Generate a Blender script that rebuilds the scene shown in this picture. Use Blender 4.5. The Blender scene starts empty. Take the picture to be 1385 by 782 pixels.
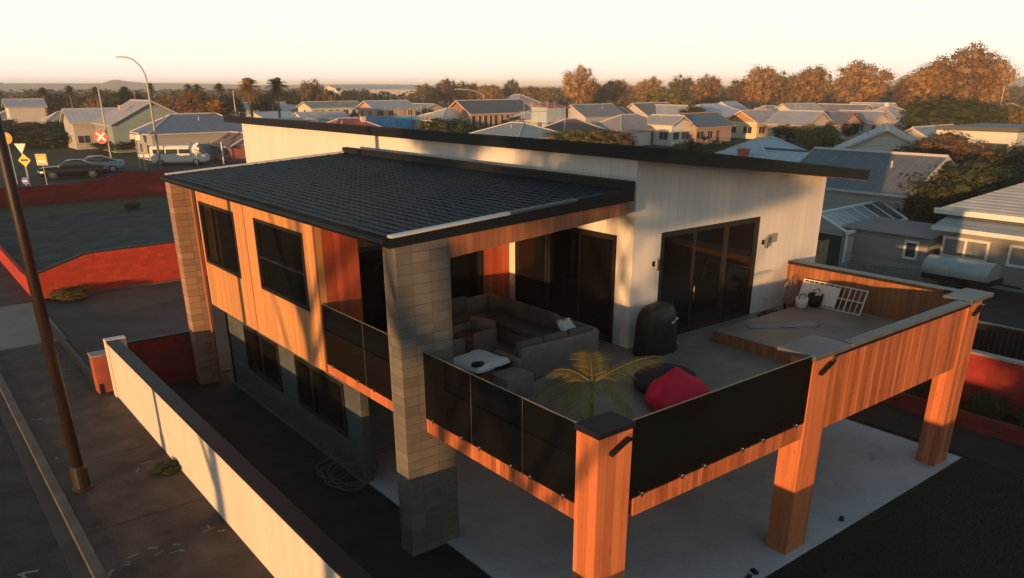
import bpy, bmesh, math, random
from mathutils import Vector, Matrix
R = math.radians
random.seed(7)
scene = bpy.context.scene
COL = scene.collection

# ------------------------------------------------------------------ camera solved from the photograph
YAW, PITCH, ROLL, FPX = 0.66509, 0.3841, -0.00449, 1055.46
CAM = Vector((-7.47134, -7.44723, 9.24409))
W0, H0, SY = 1385.0, 782.0, 150.0
_d = Vector((math.sin(YAW)*math.cos(PITCH), math.cos(YAW)*math.cos(PITCH), -math.sin(PITCH)))
_r = Vector((math.cos(YAW), -math.sin(YAW), 0)); _u = _r.cross(_d)
_R = _r*math.cos(ROLL) + _u*math.sin(ROLL); _U = -_r*math.sin(ROLL) + _u*math.cos(ROLL)
def G(px, py, z=0.0):
    """ground point (at height z) seen at a spot of the photograph"""
    v = _d + _R*((px-W0/2)/FPX) - _U*((py-H0/2-SY)/FPX)
    t = (z-CAM.z)/v.z
    return CAM + v*t
def col_at(px, dist):
    """ground point at a horizontal distance below a column of the photograph"""
    v = _d + _R*((px-W0/2)/FPX) - _U*((115-H0/2-SY)/FPX)
    v.z = 0; v.normalize()
    return Vector((CAM.x+v.x*dist, CAM.y+v.y*dist, 0))

# ------------------------------------------------------------------ materials
class N:
    def __init__(s, name):
        s.m = bpy.data.materials.new(name); s.m.use_nodes = True
        s.t = s.m.node_tree; s.b = s.t.nodes['Principled BSDF']; s.out = s.t.nodes['Material Output']
    def n(s, ty, **k):
        x = s.t.nodes.new(ty)
        for a, v in k.items(): setattr(x, a, v)
        return x
    def l(s, a, b): s.t.links.new(a, b)
    def val(s, sock, v):
        if isinstance(v, (int, float, tuple)): sock.default_value = v
        else: s.l(v, sock)
    def math(s, op, a, b=0.0, c=0.0):
        x = s.n('ShaderNodeMath', operation=op)
        for i, v in enumerate((a, b, c)): s.val(x.inputs[i], v)
        return x.outputs[0]
    def mix(s, f, a, b, blend='MIX'):
        x = s.n('ShaderNodeMixRGB', blend_type=blend)
        s.val(x.inputs[0], f)
        for i, v in ((1, a), (2, b)):
            if isinstance(v, tuple): x.inputs[i].default_value = (v + (1,))[:4]
            else: s.l(v, x.inputs[i])
        return x.outputs[0]
    def pos(s):
        return s.n('ShaderNodeTexCoord').outputs['Object']
    def xyz(s, v):
        x = s.n('ShaderNodeSeparateXYZ'); s.l(v, x.inputs[0]); return x.outputs
    def noise(s, scale, detail=4, rough=.55, vec=None, stretch=None):
        v = vec or s.pos()
        if stretch:
            mp = s.n('ShaderNodeMapping'); mp.inputs['Scale'].default_value = stretch; s.l(v, mp.inputs[0]); v = mp.outputs[0]
        x = s.n('ShaderNodeTexNoise'); s.l(v, x.inputs['Vector'])
        x.inputs['Scale'].default_value = scale; x.inputs['Detail'].default_value = detail; x.inputs['Roughness'].default_value = rough
        return x.outputs['Fac']
    def ramp(s, f, stops):
        x = s.n('ShaderNodeValToRGB'); s.l(f, x.inputs[0]); e = x.color_ramp.elements
        while len(e) < len(stops): e.new(.5)
        for q, (p, c) in zip(e, stops): q.position = p; q.color = (c + (1,))[:4]
        return x.outputs[0]
    def bump(s, h, strength=.3, dist=.02):
        x = s.n('ShaderNodeBump'); s.l(h, x.inputs['Height']); x.inputs['Strength'].default_value = strength; x.inputs['Distance'].default_value = dist
        s.l(x.outputs[0], s.b.inputs['Normal']); return x
    def rand(s):
        return s.n('ShaderNodeObjectInfo').outputs['Random']
    def set(s, color=None, rough=None, spec=None, metal=None):
        if color is not None:
            if isinstance(color, tuple): s.b.inputs['Base Color'].default_value = (color + (1,))[:4]
            else: s.l(color, s.b.inputs['Base Color'])
        if rough is not None: s.val(s.b.inputs['Roughness'], rough)
        if spec is not None: s.val(s.b.inputs['Specular IOR Level'], spec)
        if metal is not None: s.val(s.b.inputs['Metallic'], metal)
        return s.m
def c_mul(c, k): return tuple(min(1, x*k) for x in c)

def plain(name, c, rough=.6, var=.18, scale=3.0, bump=.0, spec=.4, metal=0, bscale=40, detail=5):
    k = N(name); f = k.noise(scale, detail)
    cc = k.ramp(f, [(.25, c_mul(c, 1-var)), (.75, c_mul(c, 1+var))])
    k.set(cc, rough, spec, metal)
    if bump: k.bump(k.noise(bscale, 3), bump, .02)
    return k.m

def boards(name, c, pitch=.14, gap=.06, rough=.55, axis='xy', dark=.35, grain=(1, 1, .08), var=.28, gscale=9., streak=.0):
    """vertical boards: groove lines along x+y (or along one axis), grain and a tone for each board"""
    k = N(name); p = k.pos(); X, Y, Z = k.xyz(p)
    u = {'xy': k.math('ADD', X, Y), 'x': X, 'y': Y, 'z': Z}[axis]
    q = k.math('DIVIDE', u, pitch); fr = k.math('FRACT', q); fl = k.math('FLOOR', q)
    wn = k.n('ShaderNodeTexWhiteNoise', noise_dimensions='1D'); k.l(fl, wn.inputs['W'])
    groove = k.math('LESS_THAN', fr, gap)
    g = k.noise(gscale, 6, .65, p, grain)
    tone = k.math('ADD', k.math('MULTIPLY', wn.outputs['Value'], .55), k.math('MULTIPLY', g, .6))
    cc = k.ramp(tone, [(.2, c_mul(c, 1-var)), (.85, c_mul(c, 1+var))])
    if streak:
        st = k.noise(5.5, 7, .72, p, (1, 1, .10))
        sm = k.n('ShaderNodeMapRange'); k.l(st, sm.inputs[0]); sm.inputs[1].default_value = .46; sm.inputs[2].default_value = .72
        cc = k.mix(k.math('MULTIPLY', sm.outputs[0], streak), cc, c_mul(c, .35), 'MIX')
        vo = k.n('ShaderNodeTexVoronoi'); mp = k.n('ShaderNodeMapping'); mp.inputs['Scale'].default_value = (6, 6, 1.7); k.l(p, mp.inputs[0]); k.l(mp.outputs[0], vo.inputs['Vector']); vo.inputs['Scale'].default_value = 1.0
        cc = k.mix(k.math('MULTIPLY', k.math('LESS_THAN', vo.outputs['Distance'], .10), .55), cc, c_mul(c, .3))
    cc = k.mix(groove, cc, c_mul(c, dark))
    k.set(cc, rough, .35)
    k.bump(k.math('SUBTRACT', k.math('MULTIPLY', g, .15), groove), .5, .012)
    return k.m

def blocks(name, c, mortar, bw=.395, bh=.2, gap=.022, bond=0.0):
    k = N(name); p = k.pos(); X, Y, Z = k.xyz(p)
    u = k.math('ADD', X, Y)
    qz = k.math('DIVIDE', Z, bh); fz = k.math('FRACT', qz); lz = k.math('FLOOR', qz)
    qu = k.math('ADD', k.math('DIVIDE', u, bw), k.math('MULTIPLY', lz, bond)); fu = k.math('FRACT', qu); lu = k.math('FLOOR', qu)
    mo = k.math('MAXIMUM', k.math('LESS_THAN', fz, gap/bh), k.math('LESS_THAN', fu, gap/bw))
    cv = k.n('ShaderNodeCombineXYZ'); k.l(lu, cv.inputs[0]); k.l(lz, cv.inputs[1])
    wn = k.n('ShaderNodeTexWhiteNoise', noise_dimensions='2D'); k.l(cv.outputs[0], wn.inputs['Vector'])
    n = k.noise(6, 6, .7, p)
    t = k.math('ADD', k.math('MULTIPLY', wn.outputs['Value'], .5), k.math('MULTIPLY', n, .6))
    cc = k.ramp(t, [(.2, c_mul(c, .78)), (.85, c_mul(c, 1.2))])
    cc = k.mix(mo, cc, mortar)
    k.set(cc, .85, .25)
    k.bump(k.math('SUBTRACT', k.math('MULTIPLY', k.noise(60, 3), .25), mo), .6, .01)
    return k.m

def glass(name, tint, clear=.25, rough=.03):
    """dark tinted pane: part of the light goes through, the rest mirrors by angle"""
    k = N(name)
    tr = k.n('ShaderNodeBsdfTransparent'); tr.inputs[0].default_value = tint + (1,)
    k.b.inputs['Base Color'].default_value = (.012, .013, .014, 1); k.b.inputs['Roughness'].default_value = rough
    k.b.inputs['Specular IOR Level'].default_value = 1.0
    mx = k.n('ShaderNodeMixShader'); mx.inputs[0].default_value = 1-clear
    k.l(tr.outputs[0], mx.inputs[1]); k.l(k.b.outputs[0], mx.inputs[2]); k.l(mx.outputs[0], k.out.inputs[0])
    return k.m

def leafmat(name, a, b, trans=.25, spread=.25):
    k = N(name); n = k.noise(.9, 3); r = k.rand()
    gi = k.n('ShaderNodeNewGeometry').outputs['Random Per Island']
    t = k.math('ADD', k.math('MULTIPLY', n, .5), k.math('MULTIPLY', gi, .5))
    cc = k.ramp(t, [(.15, a), (.85, b)])
    hs = k.n('ShaderNodeHueSaturation'); k.l(cc, hs.inputs['Color'])
    k.l(k.math('ADD', k.math('MULTIPLY', r, spread*2), 1-spread), hs.inputs['Value'])
    k.set(hs.outputs[0], .7, .2)
    tl = k.n('ShaderNodeBsdfTranslucent'); k.l(hs.outputs[0], tl.inputs[0])
    mx = k.n('ShaderNodeMixShader'); mx.inputs[0].default_value = trans
    k.l(k.b.outputs[0], mx.inputs[1]); k.l(tl.outputs[0], mx.inputs[2]); k.l(mx.outputs[0], k.out.inputs[0])
    return k.m

def randtone(name, stops, rough=.6, metal=0):
    """one colour per object out of a ramp"""
    k = N(name); cc = k.ramp(k.rand(), stops)
    n = k.noise(1.5, 5)
    cc = k.mix(k.math('MULTIPLY', n, .35), cc, (.1, .1, .1), 'MULTIPLY')
    k.set(cc, rough, .4, metal); return k.m

def corrugated(name, c, pitch=.25, axis='x', rough=.45, metal=.0, var=.15):
    k = N(name); p = k.pos(); X, Y, Z = k.xyz(p)
    u = {'x': X, 'y': Y}[axis]
    s_ = k.math('SINE', k.math('MULTIPLY', u, 2*math.pi/pitch))
    n = k.noise(.8, 5)
    cc = k.ramp(n, [(.25, c_mul(c, 1-var)), (.75, c_mul(c, 1+var))])
    cc = k.mix(k.math('LESS_THAN', k.math('FRACT', k.math('DIVIDE', u, pitch*3)), .08), cc, c_mul(c, .7))
    k.set(cc, rough, .45, metal); k.bump(s_, .35, .03); return k.m

CEDAR = (.46, .142, .054)
M = {}
M['cedar'] = boards('cedar_boards', CEDAR, .13, .06, .5, 'xy', .38, var=.42, streak=.7)
M['cedar_post'] = boards('cedar_post_boards', (.52, .165, .066), .19, .03, .5, 'xy', .6, var=.3, streak=.45)
M['cedar_red'] = boards('red_cedar_boards', (.42, .085, .035), .15, .04, .5, 'xy', .5)
M['cedar_dark'] = boards('dark_cedar_boards', (.30, .115, .05), .16, .05, .55, 'xy', .4)
M['ply'] = boards('plywood_cladding', (.58, .28, .11), .155, .035, .55, 'xy', .72, var=.2, streak=.25)
M['white_clad'] = boards('white_ribbed_cladding', (.73, .695, .645), .30, .035, .55, 'xy', .82, var=.05)
M['white_fence'] = boards('cream_ribbed_cladding', (.72, .64, .54), .25, .03, .55, 'xy', .78, var=.07)
M['block'] = blocks('concrete_block', (.145, .132, .115), (.085, .08, .072), gap=.012)
M['block_far'] = blocks('brown_concrete_block', (.31, .20, .14), (.17, .12, .09), gap=.013)
M['block_wall'] = blocks('grey_block_wall', (.075, .088, .09), (.055, .062, .062), gap=.013, bond=.5)
M['black'] = plain('black_steel', (.007, .007, .0085), .55, .2, 4, 0, .3)
M['cap'] = plain('black_cap_flashing', (.012, .012, .015), .5, .2, 2, .05, .3)
M['cap_grey'] = plain('grey_cap_flashing', (.105, .115, .12), .42, .25, 2, .05, .45)
M['flash'] = plain('pale_sky_lit_flashing', (.55, .57, .57), .35, .1, 3, 0, .5)
M['frame'] = plain('black_aluminium', (.02, .018, .017), .38, .15, 3)
M['frame_white'] = plain('white_joinery', (.72, .70, .66), .5, .06, 3)
M['glass_rail'] = glass('tinted_balustrade_glass', (.26, .26, .25), .6)
M['glass_win'] = glass('dark_window_glass', (.48, .46, .43), .55)
M['glass_far'] = plain('far_window_glass', (.035, .045, .055), .12, .3, 1.0, 0, .6)
M['steel'] = plain('stainless_steel', (.72, .70, .66), .22, .06, 6, 0, .5, 1.0)
M['glass_clear'] = glass('clear_window_glass', (.62, .60, .57), .62)
M['steel_edge'] = plain('polished_glass_edge', (.20, .195, .18), .4, .1, 3)
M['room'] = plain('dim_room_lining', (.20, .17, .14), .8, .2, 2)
M['deck'] = None
M['soffit'] = plain('cedar_soffit', (.30, .15, .085), .55, .2, 2)
M['concrete'] = None
def deckmat():
    k = N('grey_brown_deck_tile'); p = k.pos(); X, Y, Z = k.xyz(p)
    fx = k.math('FRACT', k.math('DIVIDE', X, .6)); fy = k.math('FRACT', k.math('DIVIDE', Y, .6))
    mo = k.math('MAXIMUM', k.math('LESS_THAN', fx, .012), k.math('LESS_THAN', fy, .012))
    n = k.noise(1.3, 7, .65, p)
    cc = k.ramp(n, [(.25, (.14, .115, .092)), (.55, (.225, .188, .155)), (.8, (.30, .26, .22))])
    cc = k.mix(k.math('MULTIPLY', mo, .6), cc, (.07, .065, .06))
    k.set(cc, k.math('ADD', k.math('MULTIPLY', n, .3), .38), .4); k.bump(k.math('SUBTRACT', n, mo), .15, .01); return k.m
M['deck'] = deckmat()
def concretemat():
    k = N('patio_concrete'); p = k.pos()
    a = k.noise(.5, 8, .6, p); b = k.noise(9, 5, .6, p)
    cc = k.ramp(k.math('ADD', k.math('MULTIPLY', a, .75), k.math('MULTIPLY', b, .25)), [(.3, (.33, .34, .345)), (.55, (.48, .485, .485)), (.75, (.55, .555, .55))])
    st = k.noise(1.1, 9, .75, p)
    cc = k.mix(k.math('MULTIPLY', k.math('GREATER_THAN', st, .63), .35), cc, (.15, .14, .13))
    k.set(cc, .75, .3); k.bump(b, .12, .01); return k.m
M['concrete'] = concretemat()
def groundmat(name, cols, scale=.6, rough=.9, bump=.3, bscale=30, spots=None):
    k = N(name); p = k.pos()
    a = k.noise(scale, 10, .65, p); b = k.noise(bscale, 4, .6, p)
    t = k.math('ADD', k.math('MULTIPLY', a, .75), k.math('MULTIPLY', b, .25))
    n = len(cols)
    cc = k.ramp(t, [(.3+.4*i/(n-1), c) for i, c in enumerate(cols)])
    if spots:
        sp, th, amt = spots
        s_ = k.noise(3.5, 6, .75, p)
        cc = k.mix(k.math('MULTIPLY', k.math('GREATER_THAN', s_, th), amt), cc, sp)
    k.set(cc, rough, .25); k.bump(b, bump, .03); return k.m
M['asphalt'] = groundmat('road_asphalt', [(.018, .017, .018), (.040, .038, .038), (.062, .058, .055)], 1.0)
M['asphalt_lot'] = groundmat('lot_chipseal', [(.022, .021, .019), (.052, .050, .045), (.085, .078, .064), (.15, .13, .095)], .7)
M['path'] = groundmat('dark_footpath', [(.026, .021, .018), (.058, .046, .039), (.082, .066, .056), (.11, .092, .08)], 1.1, spots=((.20, .18, .16), .71, .5))
M['verge'] = groundmat('driveway_brown', [(.060, .048, .043), (.082, .068, .062), (.10, .086, .08)], .6)
M['court'] = groundmat('dark_yard_paving', [(.014, .011, .011), (.028, .022, .021), (.045, .036, .034)], 1.2)
M['crossing'] = groundmat('pale_concrete_crossing', [(.14, .14, .13), (.19, .19, .175), (.23, .23, .21)], .7)
M['kerb'] = groundmat('kerb_concrete', [(.07, .068, .064), (.10, .097, .092), (.15, .145, .14)], 1.2)
M['lawn'] = groundmat('lawn_soil', [(.012, .016, .009), (.018, .024, .012)], 1.5)
M['ground'] = groundmat('suburban_ground', [(.030, .040, .020), (.055, .060, .032), (.075, .065, .045)], .05, bscale=.8)
M['dry_grass'] = groundmat('dry_grass_strip', [(.05, .055, .025), (.10, .085, .04), (.13, .10, .055)], .8)
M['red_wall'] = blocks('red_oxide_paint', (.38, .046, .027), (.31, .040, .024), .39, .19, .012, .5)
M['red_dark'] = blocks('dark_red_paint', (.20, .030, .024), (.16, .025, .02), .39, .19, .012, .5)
M['red_mid'] = blocks('dull_shaded_red_paint', (.30, .034, .027), (.25, .028, .022), .39, .19, .012, .5)  # dulled red; on the lot wall the shade is put into this colour
M['trim_grey'] = plain('grey_fence_cap', (.30, .27, .25), .6, .15, 3)
M['red_bag'] = plain('red_beanbag_fabric', (.80, .016, .05), .8, .12, 3, .3, .3, 0, 7)
M['dark_bag'] = plain('dark_plum_fabric', (.030, .016, .022), .8, .2, 3, .2)
M['cover'] = plain('black_vinyl_cover', (.018, .015, .015), .5, .25, 3, .5, .4, 0, 7)
M['white_cloth'] = plain('white_cloth', (.70, .68, .66), .8, .08, 4, .3)
M['towel'] = plain('mauve_towel', (.34, .26, .27), .9, .15, 5, .4)
M['cushion'] = plain('charcoal_brown_cushion', (.12, .098, .082), .9, .18, 4, .3, .2, 0, 60)
M['cushion_rust'] = plain('rust_cushion', (.24, .075, .04), .9, .18, 4, .3, .2, 0, 60)
def wicker(name, c):
    k = N(name); p = k.pos(); X, Y, Z = k.xyz(p)
    a = k.math('SINE', k.math('MULTIPLY', k.math('ADD', X, Y), 170)); b = k.math('SINE', k.math('MULTIPLY', Z, 210))
    h = k.math('MULTIPLY', a, b)
    cc = k.ramp(k.math('ADD', k.math('MULTIPLY', h, .3), k.noise(5, 4)), [(.2, c_mul(c, .6)), (.9, c_mul(c, 1.25))])
    k.set(cc, .6, .3); k.bump(h, .5, .01); return k.m
M['wicker'] = wicker('grey_wicker', (.24, .195, .17))
M['pot'] = plain('dark_plant_pot', (.05, .045, .045), .5, .2, 3)
M['palm_leaf'] = leafmat('palm_frond_leaf', (.085, .12, .03), (.42, .26, .07), .35)
M['palm_stem'] = plain('palm_stem', (.10, .09, .03), .7)
M['bark'] = plain('bark', (.09, .065, .048), .9, .35, 3, .5)
M['bark_palm'] = plain('palm_bark', (.14, .10, .075), .9, .3, 5, .5)
M['pole_dark'] = plain('brown_painted_pole', (.020, .012, .010), .5, .3, 2.5)
M['galv'] = plain('galvanised_pole', (.42, .40, .36), .45, .15, 3)
M['hose'] = plain('pale_wire', (.10, .095, .09), .6)
M['leaf_orange'] = leafmat('autumn_leaf', (.23, .125, .055), (.43, .265, .12))
M['leaf_olive'] = leafmat('olive_leaf', (.11, .09, .035), (.26, .18, .075))
M['leaf_green'] = leafmat('dark_green_leaf', (.022, .034, .016), (.075, .090, .034))
M['leaf_brown'] = leafmat('brown_leaf', (.09, .052, .034), (.22, .125, .07))
M['leaf_yellow'] = leafmat('yellow_green_leaf', (.12, .11, .03), (.30, .24, .075))
M['leaf_far'] = leafmat('far_wood_leaf', (.05, .055, .035), (.17, .13, .075), .1)
M['grass'] = leafmat('grass_blade', (.010, .013, .007), (.022, .028, .012), .1)

# ------------------------------------------------------------------ mesh builder
class MB:
    def __init__(s): s.v, s.f, s.sm = [], [], False
    def add(s, vs, fs):
        o = len(s.v); s.v += [tuple(x) for x in vs]; s.f += [tuple(i+o for i in f) for f in fs]; return s
    def box(s, x0, x1, y0, y1, z0, z1):
        if x0 > x1: x0, x1 = x1, x0
        if y0 > y1: y0, y1 = y1, y0
        if z0 > z1: z0, z1 = z1, z0
        vs = [(x, y, z) for z in (z0, z1) for x, y in ((x0, y0), (x1, y0), (x1, y1), (x0, y1))]
        return s.add(vs, [(3, 2, 1, 0), (4, 5, 6, 7), (0, 1, 5, 4), (1, 2, 6, 5), (2, 3, 7, 6), (3, 0, 4, 7)])
    def frustum(s, a, b):
        """two matching loops of points joined into a closed solid"""
        n = len(a)
        return s.add(list(a)+list(b), [tuple(range(n-1, -1, -1)), tuple(range(n, 2*n))] + [(i, (i+1) % n, n+(i+1) % n, n+i) for i in range(n)])
    def extrude(s, pts, d):
        """polygon in space pushed along a vector"""
        return s.frustum([Vector(p) for p in pts], [Vector(p)+Vector(d) for p in pts])
    def tube(s, pts, r, n=8, cap=True):
        pts = [Vector(p) for p in pts]; rs = r if isinstance(r, (list, tuple)) else [r]*len(pts)
        rings = []; up = None
        for i, p in enumerate(pts):
            t = (pts[min(i+1, len(pts)-1)] - pts[max(i-1, 0)]).normalized()
            if up is None: up = Vector((1, 0, 0)) if abs(t.x) < .9 else Vector((0, 1, 0))
            a = (up - t*up.dot(t)).normalized(); up = a; b = t.cross(a)
            rings.append([p + a*math.cos(2*math.pi*k/n)*rs[i] + b*math.sin(2*math.pi*k/n)*rs[i] for k in range(n)])
        vs = [q for g in rings for q in g]; fs = []
        for i in range(len(pts)-1):
            for k in range(n): fs.append((i*n+k, i*n+(k+1) % n, (i+1)*n+(k+1) % n, (i+1)*n+k))
        if cap: fs += [tuple(range(n-1, -1, -1)), tuple((len(pts)-1)*n+k for k in range(n))]
        return s.add(vs, fs)
    def lathe(s, prof, c=(0, 0, 0), n=16, axis='z'):
        vs = []
        for r, h in prof:
            for k in range(n):
                a = 2*math.pi*k/n; p = (r*math.cos(a), r*math.sin(a), h)
                if axis == 'y': p = (p[0], p[2], p[1])
                if axis == 'x': p = (p[2], p[0], p[1])
                vs.append((p[0]+c[0], p[1]+c[1], p[2]+c[2]))
        fs = [(i*n+k, i*n+(k+1) % n, (i+1)*n+(k+1) % n, (i+1)*n+k) for i in range(len(prof)-1) for k in range(n)]
        fs += [tuple(range(n-1, -1, -1)), tuple((len(prof)-1)*n+k for k in range(n))]
        return s.add(vs, fs)
    def build(s, name, mat, parent=None, smooth=False, bevel=0, fix=False, seg=2):
        me = bpy.data.meshes.new(name); me.from_pydata(s.v, [], s.f); me.update()
        if fix:
            bm = bmesh.new(); bm.from_mesh(me); bmesh.ops.recalc_face_normals(bm, faces=bm.faces); bm.to_mesh(me); bm.free()
        me.materials.append(M[mat] if isinstance(mat, str) else mat)
        if smooth:
            me.polygons.foreach_set('use_smooth', [True]*len(me.polygons))
        o = bpy.data.objects.new(name, me); COL.objects.link(o)
        if parent is not None: o.parent = parent
        if bevel:
            b = o.modifiers.new('bevel', 'BEVEL'); b.width = bevel; b.segments = seg; b.limit_method = 'ANGLE'; b.angle_limit = R(40)
        return o
def tag(o, label=None, cat=None, group=None, kind=None):
    if label: o['label'] = label
    if cat: o['category'] = cat
    if group: o['group'] = group
    if kind: o['kind'] = kind
    return o
def thing(name, label, cat, loc=(0, 0, 0), rz=0, group=None):
    o = bpy.data.objects.new(name, None); COL.objects.link(o); o.empty_display_size = .3
    o.location = loc; o.rotation_euler = (0, 0, rz); return tag(o, label, cat, group)
def copy_tree(o, parent=None):
    c = o.copy(); COL.objects.link(c); c.parent = parent
    for ch in KIDS.get(o.name, [k for k in COL.objects if k.parent == o]): copy_tree(ch, c)
    return c
KIDS = {}
def struct(name, mb, mat, **k): return tag(mb.build(name, mat, **k), kind='structure')
def box(x0, x1, y0, y1, z0, z1): return MB().box(x0, x1, y0, y1, z0, z1)

# ------------------------------------------------------------------ the ground and roads
def sheet(name, pts, z, mat): 
    return struct(name, MB().add([(x, y, z) for x, y in pts], [tuple(range(len(pts)))]), mat)
def rect(x0, x1, y0, y1): return [(x0, y0), (x1, y0), (x1, y1), (x0, y1)]
S = 4200
sheet('ground', rect(-980, 7980, -980, 7980), -.02, 'ground')
sheet('road', rect(-14.5, -5.95, -60, 76), .0, 'asphalt')
sheet('cross_road', rect(-60, 260, 76.004, 97), .004, 'asphalt')
sheet('footpath', rect(-5.72, -3.12, -40, 26.2), .11, 'path')
sheet('driveway_crossing', rect(-5.72, -3.12, 26.2, 33.4), .112, 'crossing')
sheet('far_footpath', rect(-5.72, -3.12, 33.4, 74), .11, 'path')
k = MB()
k.frustum([(-5.95, -40, -.03), (-5.72, -40, -.03), (-5.72, 74, -.03), (-5.95, 74, -.03)], [(-5.93, -40, .12), (-5.72, -40, .13), (-5.72, 74, .13), (-5.93, 74, .12)])
struct('kerb', k, 'kerb')
sheet('gutter', rect(-6.25, -5.95, -40, 74), .006, 'kerb' if False else 'verge')
sheet('driveway', rect(-3.12, 16, 18.9, 33.8), .02, 'verge')
sheet('side_yard', rect(-2.7, .38, -30, 18.9), .02, 'court')
sheet('lot', rect(-3.12, 15.5, 34.1, 69.8), .02, 'asphalt_lot')
sheet('lot_verge', rect(-3.12, 15.5, 62.5, 69.8), .03, 'dry_grass')
sheet('road_verge', rect(-3.12, 18, 70.3, 76), .03, 'dry_grass')
struct('concrete_patio', MB().extrude([(.38, -.17, 0), (13.3, -.17, 0), (13.3, 3.2, 0), (14.4, 5.4, 0), (14.4, 9.6, 0), (.38, 9.6, 0)], (0, 0, .06)), 'concrete')
sheet('neighbour_yard', rect(14.6, 60, -20, 30), .0, 'court')
sheet('side_path', rect(13.6, 15.4, -12, 12), .02, 'court')
sheet('lawn', rect(-2.6, 13.6, -30, -.17), .012, 'lawn')
g = MB()
rg = random.Random(3)
for i in range(9000):
    x, y = rg.uniform(2.5, 13.5), rg.uniform(-5.5, -.22)
    a = rg.uniform(0, 6.28); h = rg.uniform(.03, .08); w = .012
    dx, dy = math.cos(a)*w, math.sin(a)*w
    g.add([(x-dx, y-dy, .012), (x+dx, y+dy, .012), (x+rg.uniform(-.03, .03), y+rg.uniform(-.03, .03), .012+h)], [(0, 1, 2)])
tag(g.build('grass', 'grass'), kind='stuff')
# footpath cracks: joints cut as thin dark strips
jt = MB()
for y in range(-30, 26, 4): jt.add([(-5.7, y, .114), (-3.2, y, .114), (-3.2, y+.025, .114), (-5.7, y+.025, .114)], [(0, 1, 2, 3)])
struct('footpath_joints', jt, 'court')
pk = MB(); rk_ = random.Random(12)
for px_, py_k, n_k in ((228, 743, 6), (165, 765, 5), (285, 716, 3), (200, 630, 3), (105, 487, 3), (92, 500, 2), (175, 572, 2), (82, 616, 2), (38, 776, 3), (50, 570, 2)):
    c_k = G(px_, py_k, .115)
    for q_ in range(n_k):
        a_k = rk_.uniform(0, 6.28); L_k = rk_.uniform(.05, .17); o_k = Vector((rk_.uniform(-.3, .3), rk_.uniform(-.25, .25), 0)); w_k = rk_.uniform(.012, .035)
        d_k = Vector((math.cos(a_k), math.sin(a_k), 0)); e_k = Vector((-d_k.y, d_k.x, 0)); z_k = Vector((0, 0, .0006*q_))
        pk.add([c_k+o_k-d_k*L_k-e_k*w_k+z_k, c_k+o_k+d_k*L_k*.8-e_k*w_k*.6+z_k, c_k+o_k+d_k*L_k+e_k*w_k+z_k, c_k+o_k-d_k*L_k*.9+e_k*w_k*1.3+z_k], [(0, 1, 2, 3)])
struct('footpath_paint_marks', pk, 'crossing')
# pale road line
for i, y in enumerate(range(-30, 74, 6)):
    pass
sheet('road_line', rect(-10.1, -10.0, -60, 74), .006, 'crossing')
sheet('cross_road_line', rect(-40, 240, 86.4, 86.52), .012, 'crossing')
sheet('cross_road_edge', rect(-40, 240, 76.5, 76.62), .012, 'crossing')

# ------------------------------------------------------------------ the house
H = thing('modern_house', 'two storey modern house with cream and cedar cladding, black roofs and a raised corner deck', 'house')
ZF, ZB, ZT = 3.1, 2.77, 4.37
def hp(name, mb, mat, **k): return mb.build(name, mat, H, **k)
# upper storey, white: built as walls with door openings
m = MB()
# west wall (x 6.3): south pier, above door, rest
def wz(y): return 7.66
m.box(6.3, 6.5, 5.4, 5.95, 0.0, 7.66)
m.box(6.3, 6.5, 5.95, 9.92, 5.84, 7.66)
m.box(6.3, 6.5, 5.95, 9.92, 0.0, 3.1)
m.box(6.3, 6.5, 9.92, 30.2, 0.0, 7.66)
# south wall (y 5.4) with the sloped top, pieces around the sliding door
def top(x): return 7.66 - (x-6.3)*(7.66-6.70)/8.03
def wallpiece(x0, x1, z0, z1=None):
    a = [(x0, 5.4, z0), (x1, 5.4, z0), (x1, 5.4, z1 if z1 else top(x1)), (x0, 5.4, z1 if z1 else top(x0))]
    m.extrude(a, (0, .2, 0))
wallpiece(6.503, 7.28, 0.06); wallpiece(7.28, 11.25, 5.87); wallpiece(7.28, 11.25, 0.06, 3.1); wallpiece(11.25, 14.33, 0.06)
m.box(14.13, 14.33, 5.603, 30.0, 0, 6.7)
m.box(6.503, 14.127, 30.0, 30.2, 0, 6.7)
hp('upper_wall', m, 'white_clad')
# rooms behind the doors
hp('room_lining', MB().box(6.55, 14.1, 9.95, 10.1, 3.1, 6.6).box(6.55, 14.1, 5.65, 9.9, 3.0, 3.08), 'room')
hp('interior_cabinet', MB().box(9.4, 10.9, 7.2, 7.7, 3.1, 4.1).box(7.6, 8.3, 8.6, 9.2, 3.1, 5.2), 'frame_white')
hp('curtain', MB().box(7.36, 7.62, 5.66, 5.70, 3.12, 5.75), 'towel')
hp('curtain', MB().box(6.56, 6.62, 7.95, 8.25, 3.1, 5.7), 'towel')
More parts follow.
